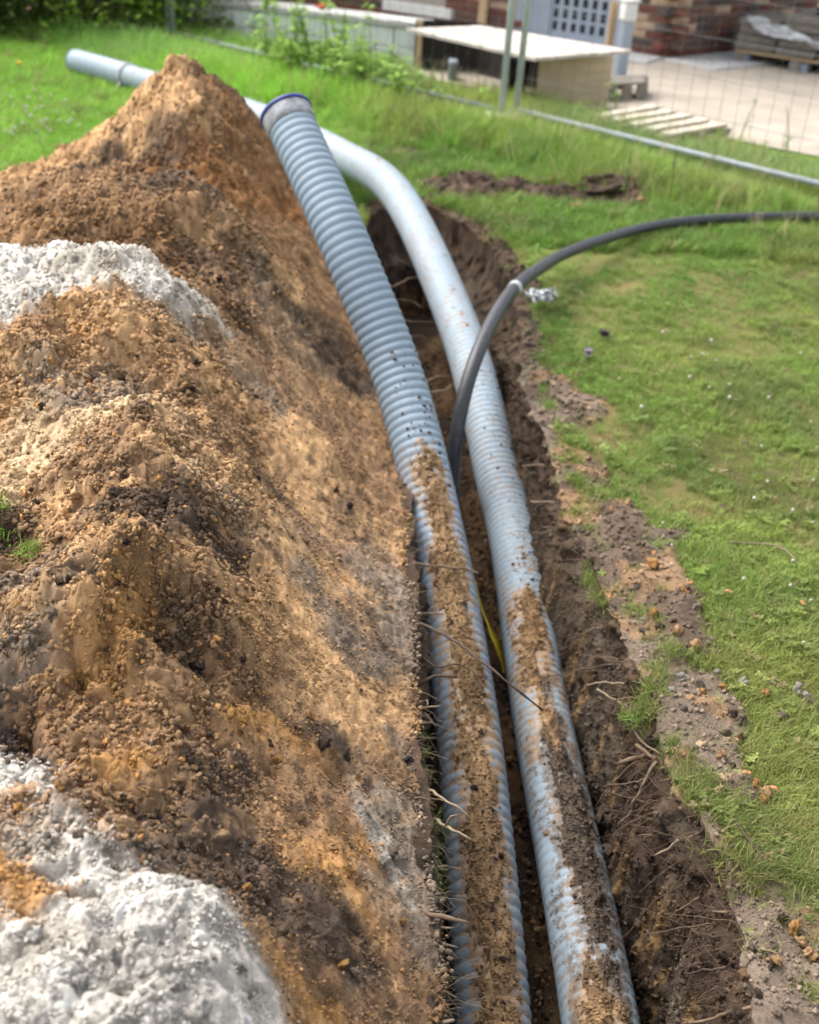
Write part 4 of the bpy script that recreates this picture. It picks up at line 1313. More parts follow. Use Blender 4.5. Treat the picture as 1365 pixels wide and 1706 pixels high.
# (pixels along the root with heights) the ones the photograph shows clearly
RL = [([(680, 1030, -.02), (735, 1055, .06), (800, 1100, .10), (860, 1145, .08), (905, 1182, .02)], .0042, .0022, 'root_dark'),
      ([(685, 1020, -.03), (740, 1022, -.02), (800, 950, -.10)][:2], .003, .0015, 'root'),
      ([(660, 935, -.02), (710, 940, -.02), (760, 945, -.03), (798, 955, -.04)], .0035, .003, 'root'),
      ([(660, 945, -.03), (690, 945, -.03), (712, 938, -.02)], .003, .0012, 'root_pale'),
      ([(690, 1050, -.02), (692, 1010, .02), (692, 978, .05)], .003, .002, 'root'),
      ([(690, 1080, -.05), (725, 1110, -.03), (770, 1105, -.06), (800, 1140, -.08), (808, 1150, -.10)], .0025, .001, 'root_dark'),
      ([(690, 1145, -.05), (725, 1125, -.02), (760, 1130, -.03)], .004, .003, 'root_dark'),
      ([(738, 1110, -.06), (732, 1150, -.08), (730, 1190, -.12)], .003, .001, 'root_dark'),
      ([(690, 1175, -.05), (716, 1163, -.01), (710, 1180, -.02)], .0028, .001, 'root_pale'),
      ([(690, 1180, -.04), (712, 1178, -.03), (732, 1176, -.04)], .003, .002, 'root_pale'),
      ([(688, 1172, -.05), (708, 1190, -.06), (726, 1208, -.08)], .0032, .002, 'root_pale'),
      ([(690, 1202, -.04), (705, 1204, -.05), (722, 1203, -.06)], .003, .002, 'root_pale'),
      ([(705, 1310, -.02), (735, 1325, .03), (760, 1345, .05), (781, 1363, .03)], .0036, .0016, 'root_pale'),
      ([(715, 1330, -.04), (735, 1333, -.03), (752, 1338, -.04)], .0025, .001, 'root_pale'),
      ([(725, 1365, -.03), (742, 1376, .0), (765, 1388, .02), (783, 1399, .02)], .0040, .0022, 'root_pale'),
      ([(742, 1376, .0), (750, 1362, .02), (755, 1358, .03), (764, 1357, .03)], .002, .0008, 'root_pale'),
      ([(720, 1405, -.05), (742, 1420, -.06), (750, 1440, -.09)], .002, .0008, 'root_pale'),
      ([(722, 1445, -.05), (735, 1443, -.04), (745, 1442, -.05)], .002, .001, 'root_pale'),
      ([(708, 1522, .01), (735, 1527, .03), (760, 1532, .03), (782, 1540, .02)], .0058, .0020, 'root'),
      ([(735, 1545, -.02), (748, 1546, -.02), (758, 1546, -.03)], .002, .001, 'root_pale'),
      ([(735, 1570, -.02), (750, 1576, -.02), (763, 1578, -.03)], .002, .001, 'root_pale'),
      ([(725, 1610, -.01), (742, 1607, .0), (748, 1606, .0)], .0025, .0015, 'root_pale'),
      ([(725, 1645, -.02), (745, 1652, -.02), (760, 1662, -.03)], .002, .001, 'root_pale'),
      ([(720, 1705, -.01), (740, 1702, .0), (756, 1700, .0)], .003, .002, 'root_pale'),
      # right wall
      ([(1095, 1268, -.02), (1072, 1300, -.06), (1060, 1330, -.12), (1048, 1355, -.18), (1033, 1376, -.24)], .0035, .0018, 'root_pale'),
      ([(1078, 1258, -.06), (1050, 1266, -.06), (1032, 1272, -.07)], .006, .0045, 'root'),
      ([(1065, 1265, -.08), (1040, 1285, -.12), (1010, 1310, -.16)], .002, .001, 'root'),
      ([(1105, 1292, -.04), (1060, 1303, -.09), (1003, 1310, -.14)], .002, .001, 'root'),
      ([(1075, 1098, -.03), (1030, 1097, -.06), (985, 1092, -.09), (965, 1090, -.1)], .0025, .001, 'root'),
      ([(1070, 1112, -.03), (1010, 1108, -.07), (940, 1122, -.12), (895, 1130, -.14)], .0025, .001, 'root_dark'),
      ([(1072, 1140, -.03), (1030, 1138, -.05), (990, 1138, -.08), (980, 1143, -.09)], .003, .0022, 'root_pale'),
      ([(1073, 1148, -.04), (1055, 1147, -.05), (1037, 1147, -.06)], .004, .003, 'root'),
      ([(1072, 1162, -.04), (1045, 1163, -.05), (1022, 1166, -.06)], .0035, .002, 'root'),
      ([(995, 1148, -.1), (1020, 1165, -.1), (1050, 1176, -.06)], .003, .002, 'root_pale'),
      ([(1026, 1166, -.1), (1028, 1180, -.14), (1018, 1193, -.18)], .002, .001, 'root_pale'),
      ([(985, 828, -.03), (940, 838, -.05), (885, 834, -.08)], .003, .002, 'root_pale'),
      ([(938, 780, -.03), (910, 776, -.06), (870, 777, -.1)], .004, .003, 'root'),
      ([(955, 840, -.05), (920, 836, -.07), (890, 838, -.1)], .004, .0028, 'root'),
      ([(985, 882, -.05), (950, 880, -.08), (905, 880, -.1)], .003, .0018, 'root'),
      ([(1130, 1400, -.03), (1112, 1415, -.07), (1090, 1425, -.1), (1062, 1440, -.13)][:3], .003, .0015, 'root_pale'),
      ([(1180, 1375, -.02), (1150, 1395, -.06), (1122, 1410, -.10)], .003, .0015, 'root_pale'),
      ([(1175, 1425, -.05), (1140, 1402, -.08), (1102, 1383, -.12)], .0025, .0015, 'root'),
      ([(1115, 1388, -.1), (1085, 1392, -.14), (1052, 1392, -.18)], .002, .001, 'root'),
      ([(1180, 1358, -.04), (1140, 1357, -.08), (1092, 1357, -.12)], .0022, .001, 'root'),
      ([(1160, 1328, -.03), (1120, 1326, -.06), (1094, 1328, -.08)], .003, .002, 'root_pale'),
      ([(1150, 1318, -.03), (1125, 1314, -.05), (1096, 1317, -.08)], .0025, .0015, 'root'),
      ([(1265, 1676, .01), (1225, 1685, -.02), (1190, 1696, -.06), (1140, 1708, -.1)], .0032, .002, 'root'),
      ([(1210, 1612, -.05), (1170, 1618, -.1), (1140, 1622, -.14)], .003, .0015, 'root_dark'),
      ([(1165, 1495, -.1), (1140, 1512, -.14), (1112, 1530, -.2)], .002, .001, 'root'),
      ([(1215, 1520, -.03), (1190, 1518, -.05), (1188, 1519, -.06)], .0025, .002, 'root'),
      ([(1060, 1240, -.03), (1085, 1262, -.03), (1105, 1272, -.02), (1125, 1295, -.01)], .004, .003, 'root'),
      ([(1055, 1215, -.02), (1080, 1245, -.02), (1110, 1262, -.01), (1150, 1300, .0)], .003, .002, 'root'),
      # dark hollow by the far end
      ([(655, 478, -.1), (690, 462, -.12), (728, 470, -.14)], .005, .003, 'root'),
      ([(640, 500, -.1), (680, 500, -.12), (705, 512, -.14)], .004, .002, 'root'),
      ([(650, 530, -.1), (690, 536, -.13), (722, 536, -.15)], .004, .003, 'root'),
      ([(675, 560, -.1), (705, 562, -.14), (735, 578, -.18)], .004, .002, 'root'),
      ([(700, 640, -.12), (730, 628, -.14), (748, 626, -.15)], .004, .002, 'root_pale'),
      ([(705, 655, -.12), (735, 652, -.15), (752, 642, -.16)], .004, .003, 'root_pale'),
      ([(715, 720, -.15), (735, 728, -.16), (748, 735, -.17)], .003, .002, 'root'),
      ([(660, 430, -.06), (690, 446, -.1), (715, 448, -.12)], .004, .002, 'root')]
for pts, r0, r1, m_ in RL:
    root([U(*q) for q in pts], r0, r1, M[m_], trench)
# fine root hair on both edges of the cut: too thin to single out
def hair(name, n, side, seed, length=(0.02, 0.085)):
    r = np.random.default_rng(seed)
    vs, fs, k = [], [], 0
    idx = np.where((isright if side > 0 else ~isright) & (LOOP[:, 1] > 0.9) & (LOOP[:, 1] < 4.5))[0]
    wgt = 1 / np.clip(LOOP[idx, 1], 1, 9) ** 1.0
    wgt /= wgt.sum()
    for _ in range(n):
        i = r.choice(idx, p=wgt)
        row = r.integers(3, 24) if side > 0 else r.integers(4, 14)
        p = TV[row, i] + OUT[i].tolist().__add__([0]) * np.array([.01, .01, 0])
        if side < 0:
            p = np.array([np.interp(LOOP[i, 1], ry, XR) - .004, LOOP[i, 1], r.uniform(-.09, .02)])
        inn = np.array([-OUT[i, 0], -OUT[i, 1], 0])
        L_ = r.uniform(*length) * (0.5 + r.random())
        d = inn + r.normal(0, .55, 3) * np.array([1, 1, .8]) + np.array([0, 0, -.15])
        d /= np.linalg.norm(d)
        t = np.linspace(0, 1, 7)[:, None]
        bend = r.normal(0, 1.0, 3)
        q_ = p + d * L_ * t + bend * L_ * t * t * .5 + np.array([0, 0, -.3 * L_]) * t * t
        q_ = q_ + r.normal(0, .05, (7, 3)) * L_ * t
        v, f = tube_np(q_, np.linspace(.0009, .0004, 7) * r.uniform(.5, 1.5), 3, False)
        vs.append(v)
        fs.append(np.array(f) + k)
        k += len(v)
    return obj(name, mesh_np(name, np.vstack(vs), np.vstack(fs), M['root'] if side > 0 else M['root_pale']), trench, kind='stuff')
hair('fine_roots', 900, 1, 8)
hair('fine_roots', 620, -1, 9, (0.015, 0.06))

# ------------------------------------------------------------------ yard beyond the fence
M['sand_yard'] = plain('compacted_sand', (0.42, 0.365, 0.30), 0.95, 0.16, 3.5, bstr=0.5, bdist=0.01, spec=0.1)
M['concrete'] = plain('concrete', (0.50, 0.49, 0.47), 0.9, 0.12, 9, bstr=0.3, bdist=0.004, spec=0.2)
M['white_wall'] = plain('whitewashed_block', (0.80, 0.81, 0.81), 0.85, 0.08, 7, bstr=0.3, bdist=0.004, spec=0.2)
M['mortar'] = plain('mortar', (0.36, 0.32, 0.28), 0.95, 0.15, 30, bstr=0.4)
M['galv'] = plain('galvanised_steel', (0.27, 0.305, 0.32), 0.5, 0.2, 30, metal=0.0, bstr=0.1)
M['post'] = plain('light_galvanised_post', (0.46, 0.50, 0.52), 0.5, 0.15, 30, bstr=0.1)
M['wire'] = plain('galvanised_wire', (0.17, 0.18, 0.185), 0.6, 0.2, 30, metal=0.1, bstr=0)
M['ply'] = plain('pale_plywood', (0.60, 0.455, 0.31), 0.75, 0.12, 5, bstr=0.2, stretch=(1, 1, 6))
M['ply_top'] = plain('weathered_plywood_top', (0.56, 0.50, 0.445), 0.75, 0.30, 3.2, bstr=0.2, stretch=(5, 1, 1))
M['timber'] = plain('raw_timber', (0.52, 0.37, 0.22), 0.8, 0.15, 8, bstr=0.2, stretch=(6, 6, 1))
M['timber_pale'] = plain('bleached_timber', (0.56, 0.49, 0.40), 0.8, 0.25, 7, bstr=0.2)
M['timber_grey'] = plain('grey_timber', (0.24, 0.215, 0.18), 0.85, 0.25, 14, bstr=0.3)
M['shade_board'] = plain('shade_dark_board', (0.022, 0.018, 0.015), 0.8, 0.3, 8)  # plain box boards, coloured near black to paint the shade inside
M['door'] = plain('grey_blue_paint', (0.34, 0.39, 0.46), 0.45, 0.06, 6, bstr=0.05)
M['glassdark'] = plain('dark_glazing', (0.016, 0.024, 0.034), 0.15, 0.2, 8, bstr=0)
M['white_paint'] = plain('white_paint', (0.74, 0.74, 0.73), 0.5, 0.06, 8, bstr=0.05)
M['black_plastic'] = plain('black_plastic', (0.02, 0.02, 0.022), 0.5, 0.3, 20, bstr=0.1)
M['slab'] = plain('grey_stone_slab', (0.20, 0.18, 0.15), 0.9, 0.3, 18, bstr=0.6, bdist=0.006)
M['block'] = plain('blue_grey_block', (0.22, 0.25, 0.29), 0.85, 0.15, 14, bstr=0.3)
def film(nt, bs, out):
    nt.links.new(mixc(nt, ramp(nt, noise_tex(nt, 14, 4), .35, .65), (.55, .57, .6), (.8, .82, .85)), bs.inputs['Base Color'])
    bs.inputs['Roughness'].default_value = 0.2
    bs.inputs['Transmission Weight'].default_value = 0.25
    bump(nt, bs, noise_tex(nt, 30, 4), 0.6, 0.01)
M['film'] = mat('plastic_film', film)

corner = U(1112, 100)
Lend = U(640, 29.2)
ldir = (Lend - corner)[:2] / np.linalg.norm((Lend - corner)[:2])          # along the left facade, away from the corner
rend = U(1211, 90)
rdir = (rend - corner)[:2] / np.linalg.norm((rend - corner)[:2])
# keep the corner square: average the two measured directions
ang_l, ang_r = math.atan2(ldir[1], ldir[0]), math.atan2(rdir[1], rdir[0])
mid_a = (ang_l + ang_r) / 2
ldir = np.array([math.cos(mid_a + math.pi / 4), math.sin(mid_a + math.pi / 4)])
if abs(math.atan2(ldir[1], ldir[0]) - ang_l) > 1.2:
    ldir = np.array([math.cos(mid_a - math.pi / 4), math.sin(mid_a - math.pi / 4)])
ldir = np.array([math.cos(ang_l), math.sin(ang_l)])
rdir = np.array([math.cos(ang_r), math.sin(ang_r)])
def nrm(d, toward):
    n = np.array([-d[1], d[0]])
    return n if n @ (np.asarray(toward)[:2] - corner[:2]) > 0 else -n
ln_, rn_ = nrm(ldir, CAM), nrm(rdir, CAM)

def sheet(name, pts, z, m, **kw):
    v = [(p[0], p[1], z) for p in pts]
    me = mesh_np(name, v, [tuple(range(len(v)))], m, False)
    if me.polygons[0].normal.z < 0:
        me = mesh_np(name, v, [tuple(range(len(v)))[::-1]], m, False)
    return obj(name, me, **kw)
yard_pix = [(1560, 300), (1365, 262), (1290, 248), (1215, 232), (1120, 205), (1030, 186), (900, 172), (800, 150), (700, 128)]
yard_w = [U(*q)[:2] for q in yard_pix]
inb = corner[:2] - ln_ * 0.4 - rn_ * 0.4
sheet('yard', yard_w + [corner[:2] + ldir * 3.6 - ln_ * .3, inb, corner[:2] + rdir * 9 - rn_ * .3, np.array([14, 9.0])], 0.007, M['sand_yard'],
      kind='structure', label='compacted sand yard beside the brick house')
def paving(name, a, d, n, length, width, z, count, lab):
    e = bpy.data.objects.new(name, None)
    COL.objects.link(e)
    tag(e, lab, None, None, 'structure')
    ang = math.atan2(d[1], d[0])
    for k in range(count):
        c = a + d * (k + .5) * length / count + n * width / 2
        o = MB().box((0, 0, 0), (length / count - .008, width, .05), bev=.004).build('slab', M['concrete'], e)
        o.location = (c[0], c[1], z - .02)
        o.rotation_euler = (0, 0, ang)
    return e
paving('paving_strip', corner[:2] + rn_ * .02 - rdir * 0.1, rdir, rn_, 6.0, .55, .02, 12, 'pale concrete slabs laid along the brick wall')
paving('paving_strip', corner[:2] + ln_ * .02 + ldir * 0.02, ldir, ln_, 1.6, .42, .022, 4, 'pale concrete slabs below the brick corner')

# ------------------------------------------------------------------ brick house
house = empty('brick_house', (corner[0], corner[1], 0), label='dark red and brown brick house with pale scattered bricks and grey blue door', cat='house')
BRK = [plain('brick_' + n, c, 0.9, 0.25, 25, bstr=0.4, bdist=0.004, spec=0.15) for n, c in
       (('red', (0.165, 0.068, 0.052)), ('brown', (0.14, 0.088, 0.068)), ('dark', (0.095, 0.075, 0.067)), ('pale', (0.46, 0.32, 0.22)), ('rust', (0.20, 0.10, 0.072)))]
BL, BH, BW, JT = 0.228, 0.0545, 0.108, 0.0125
brick_me = {}
def brick_mesh(kind, half):
    k = (kind, half)
    if k not in brick_me:
        m_ = MB().box((0, 0, 0), ((BL - JT) / 2 if half else BL, BW, BH), bev=.004)
        brick_me[k] = mesh_np('brick', m_.v, m_.f, BRK[kind], False)
    return brick_me[k]
def brick_wall(a, d, n, length, courses, z0, holes=(), seed=1):
    r = random.Random(seed)
    ang = math.atan2(d[1], d[0])
    for c in range(courses):
        z = z0 + c * (BH + JT) + BH / 2
        s = 0.0 if c % 2 == 0 else -BL / 2
        while s < length:
            half = r.random() < 0.22
            bl = (BL - JT) / 2 if half else BL
            m_ = s + bl / 2
            if m_ > -0.02 and m_ < length and not any(h0 < m_ < h1 and hz0 < z < hz1 for h0, h1, hz0, hz1 in holes):
                kd = r.choices(range(5), (5, 4, 4, 2.2, 3))[0]
                if c == 0:
                    kd = 0
                o = obj('brick', brick_mesh(kd, half), house)
                q = a + d * m_ - n * (BW / 2 + r.uniform(-.003, .002))
                o.location = (q[0] - corner[0], q[1] - corner[1], z)
                o.rotation_euler = (0, 0, ang)
            s += bl + JT
def core(name, a, d, n, s0, s1, z0, z1, depth, m, back=0.012):
    ang = math.atan2(d[1], d[0])
    q = a + d * (s0 + s1) / 2 - n * (depth / 2 + back)
    o = MB().box((0, 0, 0), (s1 - s0, depth, z1 - z0)).build(name, m, house)
    o.location = (q[0] - corner[0], q[1] - corner[1], (z0 + z1) / 2)
    o.rotation_euler = (0, 0, ang)
    return o
def s_at(px, py, d, n, a):
    """distance along a facade of what is seen at a pixel"""
    q = ray(px, py)
    t = ((a - CAM[:2]) @ n) / (q[:2] @ n)
    p = CAM + q * t
    return (p[:2] - a) @ d, p[2]
sd0, _ = s_at(1050, 60, ldir, ln_, corner[:2])
sd1, _ = s_at(862, 40, ldir, ln_, corner[:2])
sd2, _ = s_at(912, 40, ldir, ln_, corner[:2])
sd3, _ = s_at(1012, 40, ldir, ln_, corner[:2])
sw0, zw0 = s_at(750, 26, ldir, ln_, corner[:2])
sw1, zw1 = s_at(646, 10, ldir, ln_, corner[:2])
LLEN = 6.4
brick_wall(corner[:2], ldir, ln_, LLEN, 8, 0.02, [(sd0 - .02, sd1 + .02, -1, 3), (sw0, sw1, zw0, 3)], 3)
brick_wall(corner[:2], rdir, rn_, 3.4, 9, 0.02, (), 4)
def brick_tex(nt, bs, out):
    co = nt.nodes.new('ShaderNodeTexCoord')
    bt = nt.nodes.new('ShaderNodeTexBrick')
    sx = nt.nodes.new('ShaderNodeSeparateXYZ')
    cb = nt.nodes.new('ShaderNodeCombineXYZ')
    nt.links.new(co.outputs['Object'], sx.inputs[0])
    nt.links.new(sx.outputs['X'], cb.inputs['X'])
    nt.links.new(sx.outputs['Z'], cb.inputs['Y'])
    nt.links.new(cb.outputs[0], bt.inputs['Vector'])
    bt.inputs['Scale'].default_value = 1.0
    bt.inputs['Brick Width'].default_value = BL + JT
    bt.inputs['Row Height'].default_value = BH + JT
    bt.inputs['Mortar Size'].default_value = JT / 2
    bt.inputs['Color1'].default_value = (0.14, 0.052, 0.04, 1)
    bt.inputs['Color2'].default_value = (0.07, 0.05, 0.046, 1)
    bt.inputs['Mortar'].default_value = (0.33, 0.29, 0.25, 1)
    nt.links.new(bt.outputs['Color'], bs.inputs['Base Color'])
    bs.inputs['Roughness'].default_value = 0.9
    bump(nt, bs, bt.outputs['Fac'], -0.4, 0.006)
M['brickwork'] = mat('brickwork_above', brick_tex)
zt = 0.02 + 8 * (BH + JT)
core('mortar_bed', corner[:2], ldir, ln_, 0.06, sd0 - .02, -.1, zt, .2, M['mortar'])
core('mortar_bed', corner[:2], ldir, ln_, sd1 + .02, LLEN, -.1, zt, .2, M['mortar'])
core('mortar_bed', corner[:2], rdir, rn_, 0.05, 3.4, -.1, zt + BH + JT, .2, M['mortar'])
core('brickwork', corner[:2], ldir, ln_, 0.0, sd0 - .02, zt + .004, 2.6, .2, M['brickwork'], 0.002)
core('brickwork', corner[:2], ldir, ln_, sd1 + .02, sw0 - .03, zt + .004, 2.6, .2, M['brickwork'], 0.002)
core('brickwork', corner[:2], ldir, ln_, sw1 + .03, LLEN, zt + .004, 2.6, .2, M['brickwork'], 0.002)
core('brickwork', corner[:2], rdir, rn_, 0.205, 9.0, zt + .004 + BH + JT, 2.6, .2, M['brickwork'], 0.002)
core('brickwork', corner[:2], rdir, rn_, 3.4, 9.0, 0, zt + BH + JT, .2, M['brickwork'], 0.002)
# roof overhang far above the picture, so the wall ends like a house
MBr = MB()
c4 = [corner[:2] + ldir * LLEN + ln_ * .35, corner[:2] + ln_ * .35 + rn_ * .35, corner[:2] + rdir * 9 + rn_ * .35, corner[:2] + rdir * 9 + ldir * LLEN]
rv = [(q[0] - corner[0], q[1] - corner[1], 2.62) for q in c4] + [(q[0] - corner[0], q[1] - corner[1], 2.72) for q in c4]
MBr.add(rv, [(3, 2, 1, 0), (4, 5, 6, 7), (0, 1, 5, 4), (1, 2, 6, 5), (2, 3, 7, 6), (3, 0, 4, 7)])
MBr.build('roof', M['timber_grey'], house)

def on_left(s, out, z):
    q = corner[:2] + ldir * s + ln_ * out
    return np.array([q[0] - corner[0], q[1] - corner[1], z])
la = math.atan2(ldir[1], ldir[0])
LM = Matrix.Rotation(la, 3, 'Z')
def lbox(name, s0, s1, z0, z1, out0, out1, m, parent=house, bev=.003):
    c = on_left((s0 + s1) / 2, (out0 + out1) / 2, (z0 + z1) / 2)
    o = MB().box((0, 0, 0), (abs(s1 - s0), abs(out1 - out0), z1 - z0), bev=bev).build(name, m, parent)
    o.location = tuple(c)
    o.rotation_euler = (0, 0, la)
    return o
door = lbox('door', sd2, sd3, .03, 2.05, -.09, -.05, M['door'])
lbox('side_panel', sd2 + .012, sd1 - .03, .03, 2.05, -.10, -.06, M['door'])
lbox('door_frame', sd0 + .001, sd3 - .004, .0, 2.1, -.12, -.01, M['door'])
lbox('door_frame', sd1 - .03, sd1 + .019, .0, 2.1, -.12, -.01, M['door'])
lbox('door_frame', sd2 + .0, sd2 + .03, .0, 2.1, -.085, -.035, M['door'])
lbox('door_step', sd0, sd1, -.02, .03, -.12, .06, M['concrete'])
# grid of small dark panes
pw = abs(s_at(1003, 20, ldir, ln_, corner[:2])[0] - s_at(920, 10, ldir, ln_, corner[:2])[0])
s_l, z_b = s_at(921, 41, ldir, ln_, corner[:2])
s_r, z_br = s_at(999, 55, ldir, ln_, corner[:2])
zb = (z_b + z_br) / 2
for i in range(6):
    for j in range(7):
        sc_ = s_l + (s_r - s_l) * i / 5
        z_ = zb + j * .105
        o = lbox('pane', sc_ - .024, sc_ + .024, z_ - .037, z_ + .037, -.05, -.046, M['glassdark'], bev=.001)
        o.parent = door
        o.matrix_parent_inverse = (Matrix.Translation(door.location) @ Matrix.Rotation(la, 4, 'Z')).inverted()
win = lbox('window', sw0, sw1, zw0 - .02, 1.5, -.12, -.03, M['white_paint'])
lbox('window_sill', sw0 - .03, sw1 + .03, zw0 - .028, zw0 + .06, -.02, .05, M['white_paint'])
lbox('pane', sw0 + .07, sw1 - .07, zw0 + .14, 1.42, -.03, -.024, M['glassdark'])

# low whitewashed block wall in front of the house
wa, wb_ = U(700, 113.5)[:2], U(330, 66)[:2]
wd = (wb_ - wa) / np.linalg.norm(wb_ - wa)
wn_ = np.array([-wd[1], wd[0]])
wn_ = wn_ if wn_ @ (CAM[:2] - wa) > 0 else -wn_
low = empty('block_wall', (wa[0], wa[1], 0), label='low whitewashed block wall behind the tall weeds', cat='wall')
wang = math.atan2(wd[1], wd[0])
wl_ = np.linalg.norm(wb_ - wa) + 1.4
for c in range(2):
    s = -0.0 if c == 0 else -0.16
    while s < wl_:
        s0, s1 = max(s, 0), min(s + .39, wl_)
        if s1 - s0 > .05:
            o = MB().box((0, 0, 0), (s1 - s0 - .006, .18, .128), bev=.004).build('block', M['white_wall'], low)
            q = wd * (s0 + s1) / 2 - wn_ * (.09 + random.uniform(0, .003))
            o.location = (q[0], q[1], .005 + .064 + c * .134)
            o.rotation_euler = (0, 0, wang)
        s += .396
o = MB().box((0, 0, 0), (wl_, .30, .05), bev=.006).build('coping', M['concrete'], low)
o.location = (*(wd * wl_ / 2 - wn_ * .13), .297)
o.rotation_euler = (0, 0, wang)
o = MB().box((0, 0, 0), (wl_ - .03, .14, .25)).build('mortar_core', M['mortar'], low)
o.location = (*(wd * wl_ / 2 - wn_ * .09), .135)
o.rotation_euler = (0, 0, wang)

# timber plank leaning on the house, standing left of the door
q0 = U(808, 46)[:2]
s_p, _ = s_at(809, 30, ldir, ln_, corner[:2])
c = corner[:2] + ldir * s_p + ln_ * .06
MB().box((c[0], c[1], .9), (.085, .03, 1.8), LM, bev=.003).build('timber_plank', M['timber'], label='upright raw timber plank against the brick wall beside the door', cat='plank')

# ------------------------------------------------------------------ plywood box
b1, b2, b0 = U(893, 180)[:2], U(1010, 186)[:2], U(688, 116)[:2]
ex = (b2 - b1) / np.linalg.norm(b2 - b1)
Wd = np.linalg.norm(b2 - b1)
ey = (b0 - b1)
Ln = np.linalg.norm(ey)
ey = ey / Ln
crate = empty('plywood_box', (b1[0], b1[1], 0), label='open plywood box with pale top sheet standing behind the wire fence', cat='box')
HB = .36
def slab3(name, a, b, h0, h1, t, m, parent, inn):
    d = (b - a) / np.linalg.norm(b - a)
    n = inn / np.linalg.norm(inn)
    v = []
    for q in (a, b, b + n * t, a + n * t):
        for z in (h0, h1):
            v.append((q[0] - b1[0], q[1] - b1[1], z))
    f = [(0, 2, 3, 1), (2, 4, 5, 3), (4, 6, 7, 5), (6, 0, 1, 7), (1, 3, 5, 7), (0, 6, 4, 2)]
    me = mesh_np(name, v, f, m, False)
    bm = bmesh.new()
    bm.from_mesh(me)
    bmesh.ops.recalc_face_normals(bm, faces=bm.faces[:])
    bm.to_mesh(me)
    bm.free()
    return obj(name, me, parent)
slab3('side_panel', b1, b2, .01, HB, .018, M['ply'], crate, ey)
slab3('side_panel', b0, b0 + ex * Wd, .01, HB, .018, M['shade_board'], crate, -ey)
slab3('back_panel', b2 + ey * .03, b0 + ex * Wd - ey * .03, .01, HB, .018, M['shade_board'], crate, -ex)
tA, tB, tC, tD = U(677, 47, .385)[:2], U(800, 42, .385)[:2], U(1054, 83, .385)[:2], U(893, 96, .385)[:2]
tv = [(q[0] - b1[0], q[1] - b1[1], z) for q in (tA, tB, tC, tD) for z in (HB + .003, HB + .024)]
me = mesh_np('top_sheet', tv, [(0, 2, 3, 1), (2, 4, 5, 3), (4, 6, 7, 5), (6, 0, 1, 7), (1, 3, 5, 7), (0, 6, 4, 2)], M['ply_top'], False)
bm = bmesh.new(); bm.from_mesh(me); bmesh.ops.recalc_face_normals(bm, faces=bm.faces[:]); bm.to_mesh(me); bm.free()
obj('top_sheet', me, crate)
MB().box((*((b0 - b1) * .98 + ex * .02), HB / 2), (.045, .045, HB - .01), bev=.003).build('post', M['timber'], crate)
# things stored inside, in the dark
pi = b1 + ey * Ln * .45 + ex * Wd * .55
mb = MB()
mb.tube([(0, 0, 0.01), (0, 0, .20), (0, 0, .21)], np.array([.085, .10, .09]), 20)
bk = mb.build('bucket', M['black_plastic'], smooth=True, label='black bucket standing in the dark plywood box', cat='bucket')
bk.location = (*pi, .0)
pi = b1 + ey * Ln * .72 + ex * Wd * .12
bx = MB().box((0, 0, .07), (.07, .16, .14), bev=.012).build('canister', M['block'], label='grey canister at the open front of the plywood box', cat='canister')
bx.location = (*pi, .0)

# utility post right of the box
up_ = U(1029, 147)[:2]
post = empty('utility_post', (*up_, 0), label='grey utility post with white cap behind the plywood box', cat='post')
MB().box((0, 0, .24), (.085, .085, .46), Matrix.Rotation(.5, 3, 'Z'), bev=.008).build('body', M['door'], post)
MB().box((0, 0, .535), (.105, .105, .13), Matrix.Rotation(.5, 3, 'Z'), bev=.015).build('cap', M['white_paint'], post)
MB().box((0, 0, .61), (.12, .12, .02), Matrix.Rotation(.5, 3, 'Z'), bev=.006).build('lid', M['white_paint'], post)
MB().box((.0, -.03, .035), (.11, .10, .09), Matrix.Rotation(.3, 3, 'Z'), bev=.02).build('foot', M['black_plastic'], post)
st = up_ + np.array([-.10, .05])
MB().box((*st, .30), (.055, .03, .58), Matrix.Rotation(.4, 3, 'Z'), bev=.003).build('timber_stake', M['timber'], label='short raw timber stake beside the utility post', cat='stake')

# pallets
def pallet(name, p00, p10, p01, h, m, lab, ns, tilt=0.0):
    """p00-p10 along the boards, p00-p01 across them"""
    e = empty(name, (*p00, 0), label=lab, cat='pallet')
    d, w = p10 - p00, p01 - p00
    Ld, Lw = np.linalg.norm(d), np.linalg.norm(w)
    d, w = d / Ld, w / Lw
    a = math.atan2(d[1], d[0])
    aw = math.atan2(w[1], w[0])
    for k in range(ns):
        t = (k + .5) / ns
        q = d * Ld / 2 + w * Lw * t
        o = MB().box((0, 0, 0), (Ld * random.uniform(.97, 1.0), Lw / ns * .56, .02), bev=.002).build('board', m, e)
        o.location = (*q, h + tilt * (1 - t))
        o.rotation_euler = (0, random.uniform(-.01, .01), a)
    for t in (.06, .5, .94):
        q = d * Ld * t + w * Lw / 2
        o = MB().box((0, 0, 0), (Lw, .075, h - .02), bev=.003).build('bearer', M['timber_grey'], e)
        o.location = (*q, h / 2 - .004)
        o.rotation_euler = (0, 0, aw)
    return e
pallet('slatted_pallet', U(985, 190, .1)[:2], U(1082, 174, .1)[:2], U(1124, 229, .1)[:2], .10, M['timber_pale'],
       'pale slatted wooden pallet lying on the sand just beyond the fence', 5)
e2 = U(1012, 172)[:2]
pallet('grey_pallet', e2, U(1072, 168)[:2], e2 + np.array([.05, .35]), .12, M['timber_grey'], 'small weathered grey pallet beside the plywood box', 3)

